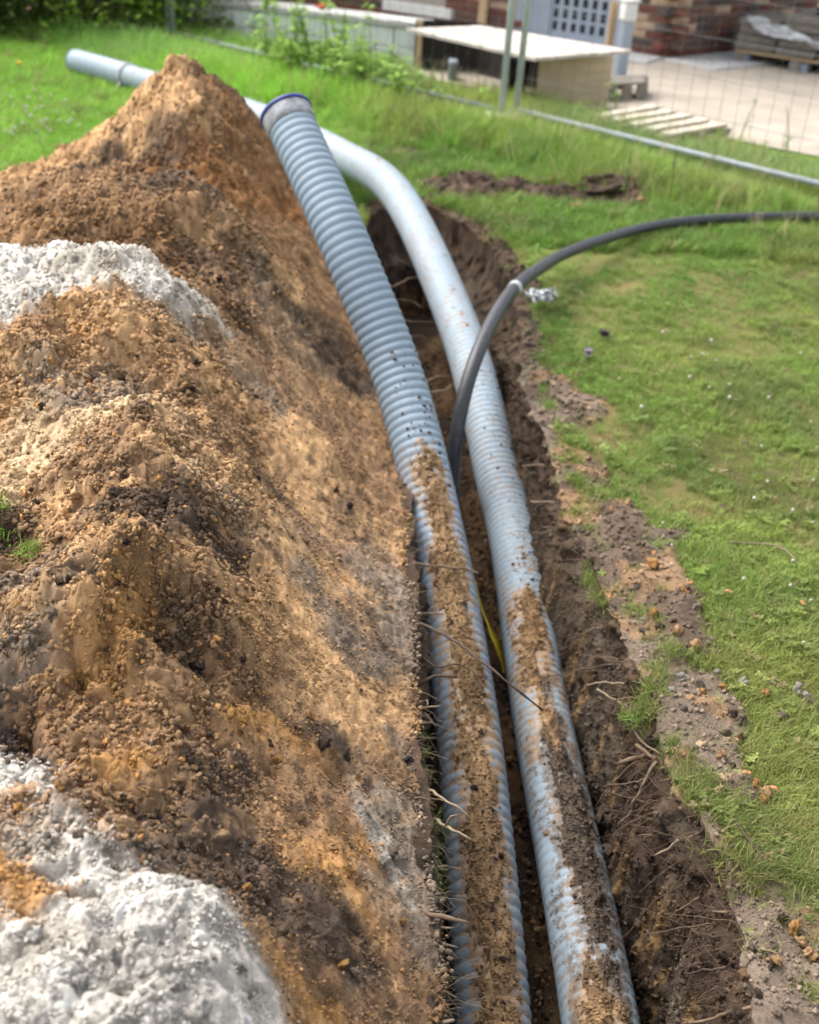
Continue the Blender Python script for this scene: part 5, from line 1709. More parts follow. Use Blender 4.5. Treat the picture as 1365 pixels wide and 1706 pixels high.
# stone slabs stacked on a pallet, under torn plastic
pc = U(1216, 104)[:2]
pd = U(1365, 128)[:2] - pc
pd = pd / np.linalg.norm(pd)
pn = np.array([-pd[1], pd[0]])
pn = pn if pn @ np.array([0, 1.0]) > 0 else -pn
pa = math.atan2(pd[1], pd[0])
pal = pallet('stone_pallet', pc + pn * .02, pc + pd * 1.15 + pn * .02, pc + pn * .82, .10, M['timber'], 'wooden pallet on grey blocks carrying stacked stone slabs', 6)
for k_, off in enumerate((.06, .60, 1.1)):
    for dep_ in (.08, .7):
        q = pd * off + pn * dep_
        o = MB().box((0, 0, .04), (.17, .12, .075), bev=.008).build('foot_block', M['block'], pal)
        o.location = (q[0], q[1], -.002)
        o.rotation_euler = (0, 0, pa)
SLAB = MB().box((0, 0, 0), (.36, .36, .062), bev=.010, rnd=.006)
slab_me = mesh_np('slab', SLAB.v, SLAB.f, M['slab'], False)
lay = 0
for k in range(5):
    for i in range(3):
        for j in range(2):
            if k == 4 and i == 0:
                continue
            o = obj('stone_slab', slab_me, label='grey stone slab stacked on the pallet by the brick wall', cat='slab', group='stone slabs stacked on the pallet')
            q = pc + pd * (.19 + i * .375 + random.uniform(-.015, .015)) + pn * (.22 + j * .37 + random.uniform(-.01, .01))
            o.location = (q[0], q[1], .145 + k * .066 + random.uniform(0, .002))
            o.rotation_euler = (random.uniform(-.01, .01), random.uniform(-.01, .01), pa + random.uniform(-.04, .04))
q = pc + pd * .95 + pn * .35
MB().box((q[0], q[1], .53), (.62, .5, .025), Matrix.Rotation(pa, 3, 'Z'), bev=.003).build('white_board', M['white_paint'], label='white board lying on top of the stacked slabs', cat='board')
q = pc + pd * .75 + pn * .3
MB().box((q[0], q[1], .485), (.30, .25, .055), Matrix.Rotation(pa + .1, 3, 'Z'), bev=.01).build('dark_bag', M['black_plastic'], label='dark folded bag between the slabs and the white board', cat='bag')
# film draped over the front
nu, nv = 46, 20
uu, vv_ = np.meshgrid(np.linspace(.10, 1.25, nu), np.linspace(0, 1, nv), indexing='ij')
zf = .41 - .20 * (uu - .1) - vv_ * (.035 + .06 * np.abs(np.sin(uu * 5))) + .02 * fbm(p3(uu * 9, vv_ * 5), 3, 401)
of = -.015 - .03 * np.abs(fbm(p3(uu * 8, vv_ * 3), 3, 402)) - .01
fx = pc[0] + pd[0] * uu + pn[0] * of
fy = pc[1] + pd[1] * uu + pn[1] * of
fm = mesh_np('plastic_sheet', np.stack([fx, fy, zf], -1).reshape(-1, 3), grid_faces(nu, nv), M['film'])
o = obj('plastic_sheet', fm, label='torn clear plastic sheet hanging over the slab stack', cat='plastic sheet')
sm = o.modifiers.new('thickness', 'SOLIDIFY'); sm.thickness = .002

# ------------------------------------------------------------------ wire fence panels
def fence_panel(a, b, lab, name='wire_fence', z0=.10, hgt=1.9, left_post=True, right_post=True):
    a, b = np.asarray(a), np.asarray(b)
    e = empty(name, (*a, 0), label=lab, cat='fence')
    d = b - a
    L_ = np.linalg.norm(d)
    d /= L_
    n = np.array([-d[1], d[0]])
    def pt(s, z, off=0.0):
        q = d * s + n * off
        return (q[0], q[1], z)
    MB().tube([pt(0, z0), pt(L_ / 2, z0 - .004), pt(L_, z0)], .0175, 10).build('bottom_rail', M['galv'], e, smooth=True)
    MB().tube([pt(0, z0 + hgt), pt(L_, z0 + hgt)], .0175, 10).build('top_rail', M['galv'], e, smooth=True)
    if left_post:
        MB().tube([pt(0, .0), pt(0, z0 + hgt)], .021, 12).build('post', M['post'], e, smooth=True)
    if right_post:
        MB().tube([pt(L_, .0), pt(L_, z0 + hgt)], .021, 12).build('post', M['post'], e, smooth=True)
    vw = MB().tube([(0, 0, z0), (0, 0, z0 + hgt)], .0011, 5)
    vme = mesh_np('wire', vw.v, vw.f, M['wire'])
    k = int(L_ / .1)
    for i in range(1, k + 1):
        if i * .1 < L_ - .03:
            o = obj('vertical_wire', vme, e)
            o.location = pt(i * .1, 0, .004)
    hw = MB().tube([pt(0, 0), pt(L_, 0)], .0012, 5)
    hme = mesh_np('wire', hw.v, hw.f, M['wire'])
    for j in range(1, int(hgt / .2)):
        o = obj('horizontal_wire', hme, e)
        o.location = (0, 0, z0 + j * .2)
    return e
fA, fB = U(861, 183, .10)[:2], U(1365, 305, .10)[:2]
fd = (fB - fA) / np.linalg.norm(fB - fA)
fence_panel(fA, fA + fd * 3.45, 'wire fence panel to the right of the twin posts')
fC, fD = U(836, 184, .10)[:2], U(288, 54, .10)[:2]
fd2 = (fD - fC) / np.linalg.norm(fD - fC)
fence_panel(fC, fD, 'wire fence panel to the left of the twin posts, half hidden in weeds')
fence_panel(fD + fd2 * .06, fD + fd2 * 3.5, 'wire fence panel in front of the dark shrubs')
for q, lab in (((fA + fC) / 2, 'concrete block in the grass under the twin posts'), (fD + fd2 * .03, 'concrete block beside the dark shrubs')):
    o = MB().box((0, 0, .04), (.55, .2, .1), bev=.02).build('concrete_block', M['concrete'], label=lab, cat='block')
    o.location = (*q, 0)
    o.rotation_euler = (0, 0, math.atan2(fd[1], fd[0]) + 1.57)

# ------------------------------------------------------------------ grass
def tuft_mesh(name, n, h, spread, wid, seed, lean=0.5, segs=3):
    r = np.random.default_rng(seed)
    vs, fs, k = [], [], 0
    for _ in range(n):
        a = r.uniform(0, 6.28)
        b = np.array([r.normal(0, spread), r.normal(0, spread), 0])
        hh = h * r.uniform(0.55, 1.15)
        ln = lean * r.uniform(0.1, 1.2) * hh
        d = np.array([math.cos(a), math.sin(a), 0])
        sd_ = np.array([-d[1], d[0], 0]) * wid * r.uniform(.6, 1.2)
        t = np.linspace(0, 1, segs + 1)
        c = b + np.outer(t ** 1.8 * ln, d) + np.outer(t * hh * (1 - .25 * t * lean), [0, 0, 1])
        for i in range(segs):
            w = 1 - .55 * t[i]
            vs += [c[i] - sd_ * w, c[i] + sd_ * w]
        vs.append(c[-1])
        for i in range(segs - 1):
            fs.append((k + 2 * i, k + 2 * i + 1, k + 2 * i + 3, k + 2 * i + 2))
        fs.append((k + 2 * segs - 2, k + 2 * segs - 1, k + 2 * segs))
        k += 2 * segs + 1
    return mesh_np(name, vs, fs, M['grass'], True)
T_SHORT = [tuft_mesh('tuft', 12, 0.036, 0.010, 0.0010, 500 + k, 1.0) for k in range(6)]
T_MID = [tuft_mesh('tuft', 16, 0.060, 0.016, 0.0019, 520 + k, 0.8) for k in range(6)]
T_LONG = [tuft_mesh('tuft', 14, 0.17, 0.022, 0.0024, 540 + k, 0.65, 4) for k in range(6)]
def clover_mesh(seed):
    r = np.random.default_rng(seed)
    vs, fs, k = [], [], 0
    for _ in range(5):
        c = np.array([r.normal(0, .012), r.normal(0, .012), r.uniform(.012, .026)])
        a0 = r.uniform(0, 6.28)
        for j in range(3):
            a = a0 + j * 2.1
            d = np.array([math.cos(a), math.sin(a), .15])
            s = np.array([-math.sin(a), math.cos(a), 0])
            q = [c, c + d * .004 + s * .0035, c + d * .008 + s * .003, c + d * .0085, c + d * .008 - s * .003, c + d * .004 - s * .0035]
            vs += q
            fs.append(tuple(range(k, k + 6)))
            k += 6
    return mesh_np('clover', vs, fs, M['grass'], True)
T_CLOV = [clover_mesh(560 + k) for k in range(4)]

def in_heap(x, y):
    z, _ = heap_at(np.clip(x, -2.4, 1), np.clip(y, ry[0], ry[-1]))
    return (z > 0.015) & (y < 5.3) & (y > -.5)
YARD = np.array(yard_w + [corner[:2] + ldir * 3.6 - ln_ * .3, inb, corner[:2] + rdir * 9, np.array([14, 9.0])])
def fence_dist(x, y):
    r = np.full(x.shape, 9.0)
    for a, b in ((fA, fA + fd * 3.45), (fC, fD), (fD, fD + fd2 * 3.5)):
        d = b - a
        t = np.clip(((x - a[0]) * d[0] + (y - a[1]) * d[1]) / (d @ d), 0, 1)
        q = np.hypot(x - a[0] - t * d[0], y - a[1] - t * d[1])
        r = np.minimum(r, q)
    return r
def behind_fence(x, y):
    n = np.array([-fd[1], fd[0]])
    n = n if n[1] > 0 else -n
    n2 = np.array([-fd2[1], fd2[0]])
    n2 = n2 if n2[1] > 0 else -n2
    return np.where(x > fA[0], (x - fA[0]) * n[0] + (y - fA[1]) * n[1], (x - fC[0]) * n2[0] + (y - fC[1]) * n2[1])

def sample_ground(n, y0, y1, seed, power):
    """points seen by the camera, thinning with distance"""
    r = np.random.default_rng(seed)
    out = []
    tot = 0
    while tot < n:
        yy = r.uniform(y0, y1, 60000)
        acc = r.random(60000) < (y0 / yy) ** (power - 1)
        yy = yy[acc]
        half = 0.44 * (yy + 0.6) + .15
        xx = r.uniform(-1, 1, len(yy)) * half * 1.06
        pj = P(p3(xx, yy, 0 * xx))
        ok = (pj[:, 0] > -50) & (pj[:, 0] < W0 + 60) & (pj[:, 1] > -60) & (pj[:, 1] < H0 + 140) & (pj[:, 2] > 0)
        xx, yy = xx[ok], yy[ok]
        out.append(np.stack([xx, yy], 1))
        tot += len(xx)
    q = np.vstack(out)[:n]
    return q[:, 0], q[:, 1], r
def grass_cols(x, y, r):
    n = len(x)
    a = fbm(p3(x, y) * 1.1, 3, 601)
    b = fbm(p3(x, y) * 3.7, 3, 602)
    yel = np.array([0.34, 0.385, 0.095])
    grn = np.array([0.18, 0.325, 0.055])
    deep = np.array([0.105, 0.175, 0.045])
    c = grn + (yel - grn) * np.clip(0.42 + 0.65 * a + 0.35 * sstep(.9, 1.8, x), 0, 1)[:, None]
    c = c + (deep - c) * np.clip(0.55 * b, 0, .8)[:, None]
    lush_ = sstep(-0.2, -0.8, x)[:, None]
    c = c + (np.array([0.30, 0.56, 0.07]) - c) * 0.8 * lush_
    c = c * (1 - 0.22 * sstep(2.6, 1.6, y))[:, None]
    straw = r.random(n) < 0.09 + 0.06 * (b > .3)
    c[straw] = np.array([0.33, 0.27, 0.13])
    return c * r.uniform(0.7, 1.35, (n, 1))
def put_grass(name, x, y, r, meshes, smin, smax, lab, colmul=1.0, z=None, zs=1.0):
    n = len(x)
    if z is None:
        z = ground_z(x, y) - .002
    s = r.uniform(smin, smax, n)
    rot = np.stack([r.normal(0, .18, n), r.normal(0, .18, n), r.uniform(0, 6.28, n)], 1)
    return scatter(name, np.stack([x, y, z], 1), rot, np.stack([s, s, s * zs], 1), r.integers(0, len(meshes), n), grass_cols(x, y, r) * colmul,
                   [src('tuft_shape', m) for m in meshes], kind='stuff', label=lab, cat='grass')
_cx = pathC[(pathC[:, 2] < .11) & (pathC[:, 1] > 3)]
def cable_clear(x, y):
    ok = np.ones(x.shape, bool)
    for q in _cx[::2]:
        ok &= (x - q[0]) ** 2 + ((y - q[1] + .035) * .8) ** 2 > .045 ** 2
    return ok
# mown lawn right of the trench
x, y, r = sample_ground(80000, 1.2, 5.4, 11, 1.9)
ld = lip_dist(x, y)
keep = (x > left_lip_x(y) + .2) & ~in_heap(x, y)
x, y, ld = x[keep], y[keep], ld[keep]
sp1, _ = spine(np.stack([x, y], 1))
inside_tr = inside(LOOP[::8], x, y)
so = soil_amount(x, y, ld)
thin = 1 - 0.8 * area_mask(DRY, x, y, .06)
patch = 0.22 + 0.78 * sstep(-.55, .1, fbm(p3(x, y) * 4.2, 3, 611))
keep = ~inside_tr & (r.random(len(x)) > so * .95) & (r.random(len(x)) < thin * patch) & cable_clear(x, y) & (behind_fence(x, y) < .02)
x, y = x[keep], y[keep]
fdist = fence_dist(x, y)
m0 = np.ones(len(x), bool)
put_grass('mown_grass', x[m0], y[m0], r, T_SHORT, .5, 1.1, 'short mown grass on the lawn right of the trench')
# clover leaves between the blades
k = r.random(m0.sum()) < .05
put_grass('clover_leaves', x[m0][k], y[m0][k], r, T_CLOV, .6, 1.1, 'small clover leaves in the mown lawn', .8)
# lush lawn left of the heap and far behind it
x, y, r = sample_ground(60000, 3.2, 10.5, 12, 2.0)
fb = behind_fence(x, y)
keep = ~in_heap(x, y) & ~inside(LOOP[::8], x, y) & ((x < left_lip_x(y) - .05) | (y > 4.9)) & (fb < .3) & cable_clear(x, y)
keep &= r.random(len(x)) > area_mask(SOIL, x, y) * 1.05
x, y = x[keep], y[keep]
put_grass('lush_grass', x, y, r, T_MID, .6, 1.35, 'thick bright green grass behind and left of the heap', .95)
# tall unmown grass along the fence
x, y, r = sample_ground(70000, 4.0, 10.5, 13, 1.6)
fb, fdist = behind_fence(x, y), fence_dist(x, y)
wdt = np.interp(x, [-2, .6, 2.2], [1.0, .9, .22])
dens = np.where(fb < 0, sstep(1.25, .5, fdist / wdt + .3 * fbm(p3(x, y) * 1.7, 3, 621)), sstep(.85, .25, fdist + .4 * fbm(p3(x, y) * 1.7, 3, 622)))
keep = (r.random(len(x)) < dens) & cable_clear(x, y) & ~in_heap(x, y) & (r.random(len(x)) > area_mask([SOIL[6], SOIL[7]], x, y) * 1.05)
x, y = x[keep], y[keep]
fb, fdist = behind_fence(x, y), fence_dist(x, y)
sc_h = np.where(fb < 0, .62 + .5 * sstep(.12, .4, fdist) - .6 * sstep(.55, 1.1, fdist), .95) * np.interp(x, [.6, 2.2], [1, .62])
s_ = sc_h * r.uniform(.6, 1.25, len(x))
rot = np.stack([r.normal(0, .22, len(x)), r.normal(0, .22, len(x)), r.uniform(0, 6.28, len(x))], 1)
cc = grass_cols(x, y, r)
blue = np.array([0.24, 0.37, 0.15])
cc = cc * 1.15 + (blue - cc) * (0.5 * sstep(-.1, .5, fbm(p3(x, y) * 1.2, 2, 631)))[:, None]
scatter('tall_grass', np.stack([x, y, ground_z(x, y) - .003], 1), rot, np.stack([s_, s_, s_], 1), r.integers(0, 6, len(x)), cc,
        [src('tuft_shape', m) for m in T_LONG], kind='stuff', label='long unmown grass growing along the wire fence', cat='grass')
# shaggy tufts hanging over the trench edges and on the heap
def edge_tufts(pix, lab, meshes, smin, smax, n_each=16, spread=.02, z=0.0, colmul=.9, heapside=False):
    r = np.random.default_rng(len(pix) + 77)
    X, Y, Z = [], [], []
    for a, b in pix:
        p = hit2(a, b) if heapside else U(a, b)
        X.append(p[0] + r.normal(0, spread, n_each))
        Y.append(p[1] + r.normal(0, spread, n_each))
        Z.append(p[2] + 0 * X[-1] - .004 + z)
    X, Y, Z = map(np.concatenate, (X, Y, Z))
    n = len(X)
    s = r.uniform(smin, smax, n)
    rot = np.stack([r.normal(0, .35, n), r.normal(-.2, .35, n), r.uniform(0, 6.28, n)], 1)
    scatter('grass_tufts', np.stack([X, Y, Z], 1), rot, s, r.integers(0, len(meshes), n), grass_cols(X, Y, r) * colmul,
            [src('tuft_shape', m) for m in meshes], kind='stuff', label=lab, cat='grass')
edge_tufts([(1000, 985), (985, 965), (1010, 1000), (1055, 1010), (1060, 1030), (1105, 1075), (1110, 1100), (1095, 1120), (1085, 1150), (1090, 1170), (1120, 1090), (1080, 1200), (1060, 1190),
            (1215, 1345), (1200, 1330), (1220, 1385), (1230, 1420), (1240, 1450), (1250, 1475), (1130, 1240), (1185, 1330),
            (960, 800), (940, 760), (985, 890), (960, 850), (900, 600), (910, 560), (1180, 1310), (1150, 1265)],
           'shaggy grass tufts along the right edge of the trench', T_MID, .35, .75, 9, .020)
edge_tufts([(1330, 1640), (1345, 1655)], 'small grass tuft on the bare earth at the near right', T_SHORT, .6, 1.0, 5, .012)
edge_tufts([(-22, 855), (-18, 890)], 'green grass tuft poking in at the left side of the heap', T_MID, .5, .9, 10, .012, heapside=True, colmul=1.1)
edge_tufts([(52, 920), (62, 912), (45, 932)], 'small sprig of grass growing on the heap', T_SHORT, .5, .9, 5, .006, heapside=True, colmul=1.0)
edge_tufts([(712, 1255), (716, 1290), (722, 1340), (726, 1372), (730, 1405), (732, 1440), (700, 1215), (690, 1010), (676, 910), (735, 1480)],
           'sparse grass wisps at the foot of the heap over the trench', T_SHORT, .5, .9, 2, .008, z=-.01, colmul=.7)

# ------------------------------------------------------------------ flowers in the lawn
M['petal'] = plain('clover_white', (0.55, 0.49, 0.41), 0.7, 0.2, 60, bstr=0.2)
M['petal_y'] = plain('dandelion_yellow', (0.75, 0.50, 0.01), 0.6, 0.1, 60, bstr=0.2)
M['petal_r'] = plain('poppy_red', (0.55, 0.05, 0.02), 0.6, 0.2, 60, bstr=0.2)
M['stalk'] = plain('green_stalk', (0.09, 0.16, 0.03), 0.6, 0.2, 40, bstr=0)
fh = clod_mesh('flower_head', M['petal'], 77, 2, .2, 1.0)
mb = MB().tube([(0, 0, -5), (.2, .1, -2.5), (0, 0, -.5)], .14, 5)
stalk_me = mesh_np('stalk', mb.v, mb.f, M['stalk'])
def flower(px, py, d_px, lab, grp, hd=None, hz_=.035):
    p = U(px, py, hz_)
    s = d_px * .5 * P(p)[2] / F
    e = empty('clover_flower', (p[0], p[1], hz_ - 0.0), label=lab, cat='flower', group=grp)
    e.scale = (s, s, s)
    obj('flower_head', hd or fh, e)
    obj('stalk', stalk_me, e)
    return e
CF = [(1105, 553), (1186, 567), (1193, 600), (1172, 590), (1153, 594), (1183, 645), (1217, 662), (1217, 640), (1282, 662), (1335, 588), (1070, 678), (1270, 743), (1352, 702), (1280, 802),
      (1258, 830), (1356, 800), (1105, 871), (1120, 940), (1120, 908), (1318, 975), (1322, 850), (1240, 964), (1032, 630), (1322, 934), (1150, 628), (1352, 1000), (1355, 870), (1340, 1070)]
for a, b in CF:
    flower(a, b, random.uniform(4.5, 7.5), 'small white clover head in the mown lawn right of the trench', 'white clover heads in the mown lawn')
for _ in range(34):
    a, b = random.gauss(60, 34), random.gauss(195, 22)
    if 2 < a < 150:
        flower(a, b, random.uniform(3.5, 6), 'small white clover head in the grass left of the heap', 'white clover heads left of the heap', hz_=.07)
fy_ = clod_mesh('flower_head', M['petal_y'], 78, 2, .3, .5)
e = flower(32, 104, 10, 'single yellow dandelion in the grass near the dark shrubs', None, fy_, .09)
e.name = 'dandelion_flower'

# ------------------------------------------------------------------ bits lying on the lawn
ORD = ['first', 'second', 'third', 'fourth', 'fifth', 'sixth', 'seventh', 'eighth', 'ninth', 'tenth', 'eleventh', 'twelfth', 'thirteenth', 'fourteenth', 'fifteenth', 'sixteenth', 'seventeenth', 'eighteenth', 'nineteenth', 'twentieth', 'twenty-first', 'twenty-second', 'twenty-third', 'twenty-fourth', 'twenty-fifth', 'twenty-sixth', 'twenty-seventh', 'twenty-eighth']
def leafy(name, pts, size, mcol, lab, cat, group=None, n=4, seed=0):
    r = np.random.default_rng(seed)
    e = empty(name, (*pts[:2], 0.02), label=lab, cat=cat, group=group)
    m_ = plain(name + '_skin', mcol, .8, .3, 50, bstr=.3)
    for k in range(n):
        nu_, nv_ = 9, 6
        u, v = np.meshgrid(np.linspace(-1, 1, nu_), np.linspace(-1, 1, nv_), indexing='ij')
        wv = np.sqrt(np.clip(1 - u * u, 0, 1)) * .5
        X_ = u * size
        Y_ = v * wv * size
        Z_ = size * (.35 * v * v * wv + .3 * r.normal() * u * u + .12 * np.sin(u * 5 + k))
        a = r.uniform(0, 6.28)
        Q = np.stack([X_ * math.cos(a) - Y_ * math.sin(a), X_ * math.sin(a) + Y_ * math.cos(a), Z_ + .008 + k * .004], -1)
        Q[..., :2] += r.normal(0, size * .35, 2)
        o = obj('leaf', mesh_np('leaf', Q.reshape(-1, 3), grid_faces(nu_, nv_), m_), e)
        md = o.modifiers.new('thickness', 'SOLIDIFY')
        md.thickness = .0015
    return e
leafy('withered_leaves', U(1006, 571), .022, (0.060, 0.045, 0.045), 'dark withered leaf bunch on the lawn, the farther of two', 'leaves', n=5, seed=1)
leafy('withered_leaves', U(978, 601), .022, (0.17, 0.15, 0.165), 'greyish withered leaf bunch on the lawn, the nearer of two', 'leaves', n=4, seed=2)
DL = [(1208, 1002, 'o'), (1152, 990, 'o'), (1090, 935, 'o'), (1240, 750, 'b'), (1206, 860, 'b'), (1275, 800, 'b'), (1010, 1010, 'o'), (1330, 1020, 'o'), (1285, 1330, 'o'), (1240, 1305, 'o')]
for i, (a, b, c_) in enumerate(DL):
    leafy('dry_leaf', U(a, b), .012 if b < 900 else .010, (0.36, 0.17, 0.07) if c_ == 'o' else (0.10, 0.06, 0.05),
          'dry leaf on the lawn, ' + ORD[[q[1] for q in sorted([(q[1], j) for j, q in enumerate(DL)])].index(i)] + ' from the far end', 'leaf', 'dry leaves on the lawn', 1, 20 + i)
pts = [U(1215, 903, .01), U(1250, 905, .015), U(1290, 907, .02), U(1315, 918, .02), U(1327, 937, .01)]
v, f = tube_np(smooth_path(pts, .006, .5), .0022, 6)
obj('bent_twig', mesh_np('bent_twig', v, f, M['root_pale']), label='thin bent twig lying on the lawn', cat='twig')
pts = [U(1225, 1365, .02), U(1245, 1395, .02), U(1265, 1420, .015), U(1282, 1442, .01)]
v, f = tube_np(smooth_path(pts, .006, .5), .0028, 6)
obj('grey_twig', mesh_np('grey_twig', v, f, M['root_dark']), label='short grey twig in the grass by the trench edge', cat='twig')
# clods along the right edge, each a piece of the trench side
r = random.Random(5)
EDGE_CLODS = [(1085, 940, 30, 'ochre'), (1140, 990, 24, 'ochre'), (1160, 1010, 20, 'grey'), (1090, 1020, 18, 'ochre'), (1130, 1055, 26, 'tan'), (1160, 1075, 24, 'tan'), (1070, 1050, 16, 'grey'),
              (1135, 1130, 24, 'palegrey'), (1165, 1140, 22, 'grey'), (1205, 1145, 18, 'ochre'), (1240, 1138, 20, 'palegrey'), (1275, 1155, 20, 'ochre'), (1330, 1150, 24, 'palegrey'), (1345, 1158, 18, 'palegrey'),
              (1235, 1198, 26, 'grey'), (1220, 1188, 24, 'grey'), (1303, 1193, 22, 'grey'), (1170, 1155, 18, 'ochre'), (1150, 1165, 18, 'tan'), (1140, 1180, 16, 'grey'), (1210, 1222, 20, 'grey'), (1235, 1232, 24, 'brown'),
              (1170, 1245, 26, 'cream'), (1200, 1260, 24, 'tan'), (1210, 1300, 28, 'cream'), (1195, 1318, 24, 'cream'), (1260, 1308, 26, 'ochre'), (1275, 1322, 26, 'tan'), (1272, 1335, 26, 'ochre'), (1220, 1278, 18, 'dark'),
              (1325, 1545, 34, 'ochre'), (1335, 1570, 24, 'tan'), (1350, 1590, 30, 'tan'), (1290, 1600, 26, 'tan'), (1240, 1625, 22, 'drab'), (1265, 1660, 26, 'dark'), (1285, 1610, 26, 'dark'), (1305, 1530, 18, 'dark'),
              (1200, 1655, 24, 'dark'), (1230, 1690, 26, 'dark'), (1295, 1690, 20, 'grey'), (1255, 1580, 22, 'grey'), (1010, 870, 14, 'grey'), (1030, 900, 14, 'grey'), (1050, 930, 16, 'grey'), (1020, 850, 16, 'tan'), (1045, 845, 12, 'cream'),
              (1130, 895, 16, 'grey'), (1150, 898, 14, 'dark'), (1010, 950, 14, 'grey'), (1060, 980, 18, 'grey'), (1195, 1120, 14, 'palegrey'), (1120, 1150, 14, 'palegrey'), (1100, 1045, 14, 'dark')]
for a, b, d_, c_ in EDGE_CLODS:
    p = U(a, b, .01)
    clod(0, 0, d_ * .38 * P(p)[2] / F, c_, trench, p, sink=.6)
# finer crumbs on the bare earth
x, y, r = sample_ground(75000, 1.1, 6.6, 15, 1.9)
so = soil_amount(x, y)
k = (so > .4) & ~inside(LOOP[::8], x, y) & (x > left_lip_x(y) + .1)
x, y = x[k], y[k]
n = len(x)
s_ = .0013 * 5 ** (r.random(n) ** 2.6) * np.clip(y / 2, .8, 2)
scatter('crumbs', np.stack([x, y, lawn_h(x, y, soil_amount(x, y))[0] + s_ * .3], 1), r.uniform(0, 6.28, (n, 3)), s_, r.integers(0, 6, n),
        soil_col(x, y) * r.uniform(.7, 1.4, (n, 1)), crumb_sources(), trench, kind='stuff')
# turned-up turf and bark lumps beyond the trench
for i, (a, b, d_, c_, lab) in enumerate([(735, 322, 75, 'dark', 'dark clod of turned soil beyond the trench end, nearest the pale pipe'), (800, 314, 110, 'dark', 'largest dark clod of turned soil beyond the trench end'), (850, 322, 70, 'dark', 'dark clod of turned soil left of the torn turf lump'),
                                         (1000, 318, 105, 'dark', 'torn turf lump lying on the lawn beyond the cable'), (1045, 318, 46, 'brown', 'broken rusty brown bark piece at the end of the turf lump')]):
    p = U(a, b)
    s = d_ * .5 * P(p)[2] / F
    o = obj('turf_clod', (lambda m_: (m_.materials.append(CM[c_]), m_)[1])(CLODS[i % 5].copy()), label=lab, cat='clod')
    o.location = (p[0], p[1], s * .12)
    o.scale = (s, s * .55, s * .42)
    o.rotation_euler = (random.uniform(-.2, .2), random.uniform(-.2, .2), random.uniform(-.4, .4))
    md = o.modifiers.new('s', 'SUBSURF'); md.levels = md.render_levels = 2
    tx_ = bpy.data.textures.new('turf_rough', 'CLOUDS'); tx_.noise_scale = .25; tx_.noise_depth = 4
    md = o.modifiers.new('d', 'DISPLACE'); md.texture = tx_; md.strength = .5; md.texture_coords = 'LOCAL'
for i, (a, b, d_) in enumerate([(960, 348, 26), (1070, 338, 22), (1085, 232, 26), (1262, 284, 14), (1212, 276, 14), (910, 300, 18)]):
    p = U(a, b, .02)
    s = d_ * .5 * P(p)[2] / F
    leafy('bark_scrap', p, s, (0.30, 0.15, 0.08), ['curled brown bark scrap in front of the turf lump', 'pinkish bark scrap right of the turf lump', 'brown leaf wad caught on the fence rail above the pale pallet',
          'brown leaf caught on the fence rail near the picture edge', 'small brown leaf hanging under the fence rail', 'upright brown scrap between the dark soil clods'][i], 'scrap', n=3, seed=50 + i)

# ------------------------------------------------------------------ weeds by the low wall
def weed(p, h, nl, ls, c1, lab, grp, name='tall_weed', seed=0, flower_m=None):
    r = np.random.default_rng(seed)
    e = empty(name, (p[0], p[1], 0), label=lab, cat='weed', group=grp)
    t = np.linspace(0, 1, 7)
    ln = r.normal(0, .16, 2) * h
    st = np.stack([ln[0] * t ** 2, ln[1] * t ** 2, h * t], 1)
    v, f = tube_np(st, np.linspace(.005, .0015, 7), 5)
    obj('stem', mesh_np('stem', v, f, M['stalk']), e)
    vs, fs, cs, k = [], [], [], 0
    for j in range(nl):
        tt = r.uniform(.12, 1)
        b = np.array([np.interp(tt, t, st[:, i]) for i in range(3)])
        a = r.uniform(0, 6.28)
        d = np.array([math.cos(a), math.sin(a), r.uniform(-.1, .7)])
        L_ = ls * r.uniform(.5, 1.3) * (1.15 - .6 * tt)
        s = np.array([-d[1], d[0], 0]) * L_ * .2
        up__ = np.array([0, 0, -L_ * .25])
        vs += [b, b + d * L_ * .35 + s, b + d * L_ * .35 - s, b + d * L_ * .75 + s * .8 + up__ * .4, b + d * L_ * .75 - s * .8 + up__ * .4, b + d * L_ + up__]
        fs += [(k, k + 1, k + 2), (k + 1, k + 3, k + 4, k + 2), (k + 3, k + 5, k + 4)]
        cs += [np.array(c1) * r.uniform(.6, 1.4)] * 6
        k += 6
    obj('leaves', mesh_np('leaves', vs, fs, M['leaf'], True, {'col': ('FLOAT_COLOR', np.array(cs))}), e)
    if flower_m is not None:
        o = obj('flower', clod_mesh('flower', flower_m, seed, 2, .4, .6), e)
        o.location = tuple(st[-1])
        o.scale = (.035, .035, .03)
    return e
r = random.Random(3)
for i in range(28):
    px = 425 + (i + r.uniform(-.35, .35)) * 9.6
    py = 118 + (px - 440) * .17 + r.uniform(-14, 34)
    weed(U(px, py), r.uniform(.26, .56) * (1.1 if px < 620 else .62), r.randint(34, 52), .115, (0.26, 0.42, 0.07), ORD[i] + ' leafy green weed from the left along the low white wall', 'tall weeds before the low white wall', seed=i)
for i, (px, py, h_) in enumerate([(500, 150, .75), (470, 140, .62), (565, 150, .66), (592, 160, .6)]):
    weed(U(px, py), h_, 46, .09, (0.30, 0.48, 0.08), ['tallest bright weed beside the broad green weed', 'broad bright weed nearest the dark shrubs', 'slender bright weed left of the red flowers', 'bright weed right of the red flowers'][i], None, seed=60 + i)
weed(U(570, 145), .58, 10, .08, (0.07, 0.15, 0.03), 'green weed with one red flower at its tip', None, 'poppy_plant', 71, M['petal_r'])
weed(U(552, 140), .50, 8, .08, (0.07, 0.15, 0.03), 'smaller green weed with a red bud behind the poppy', None, 'poppy_plant', 72, M['petal_r'])
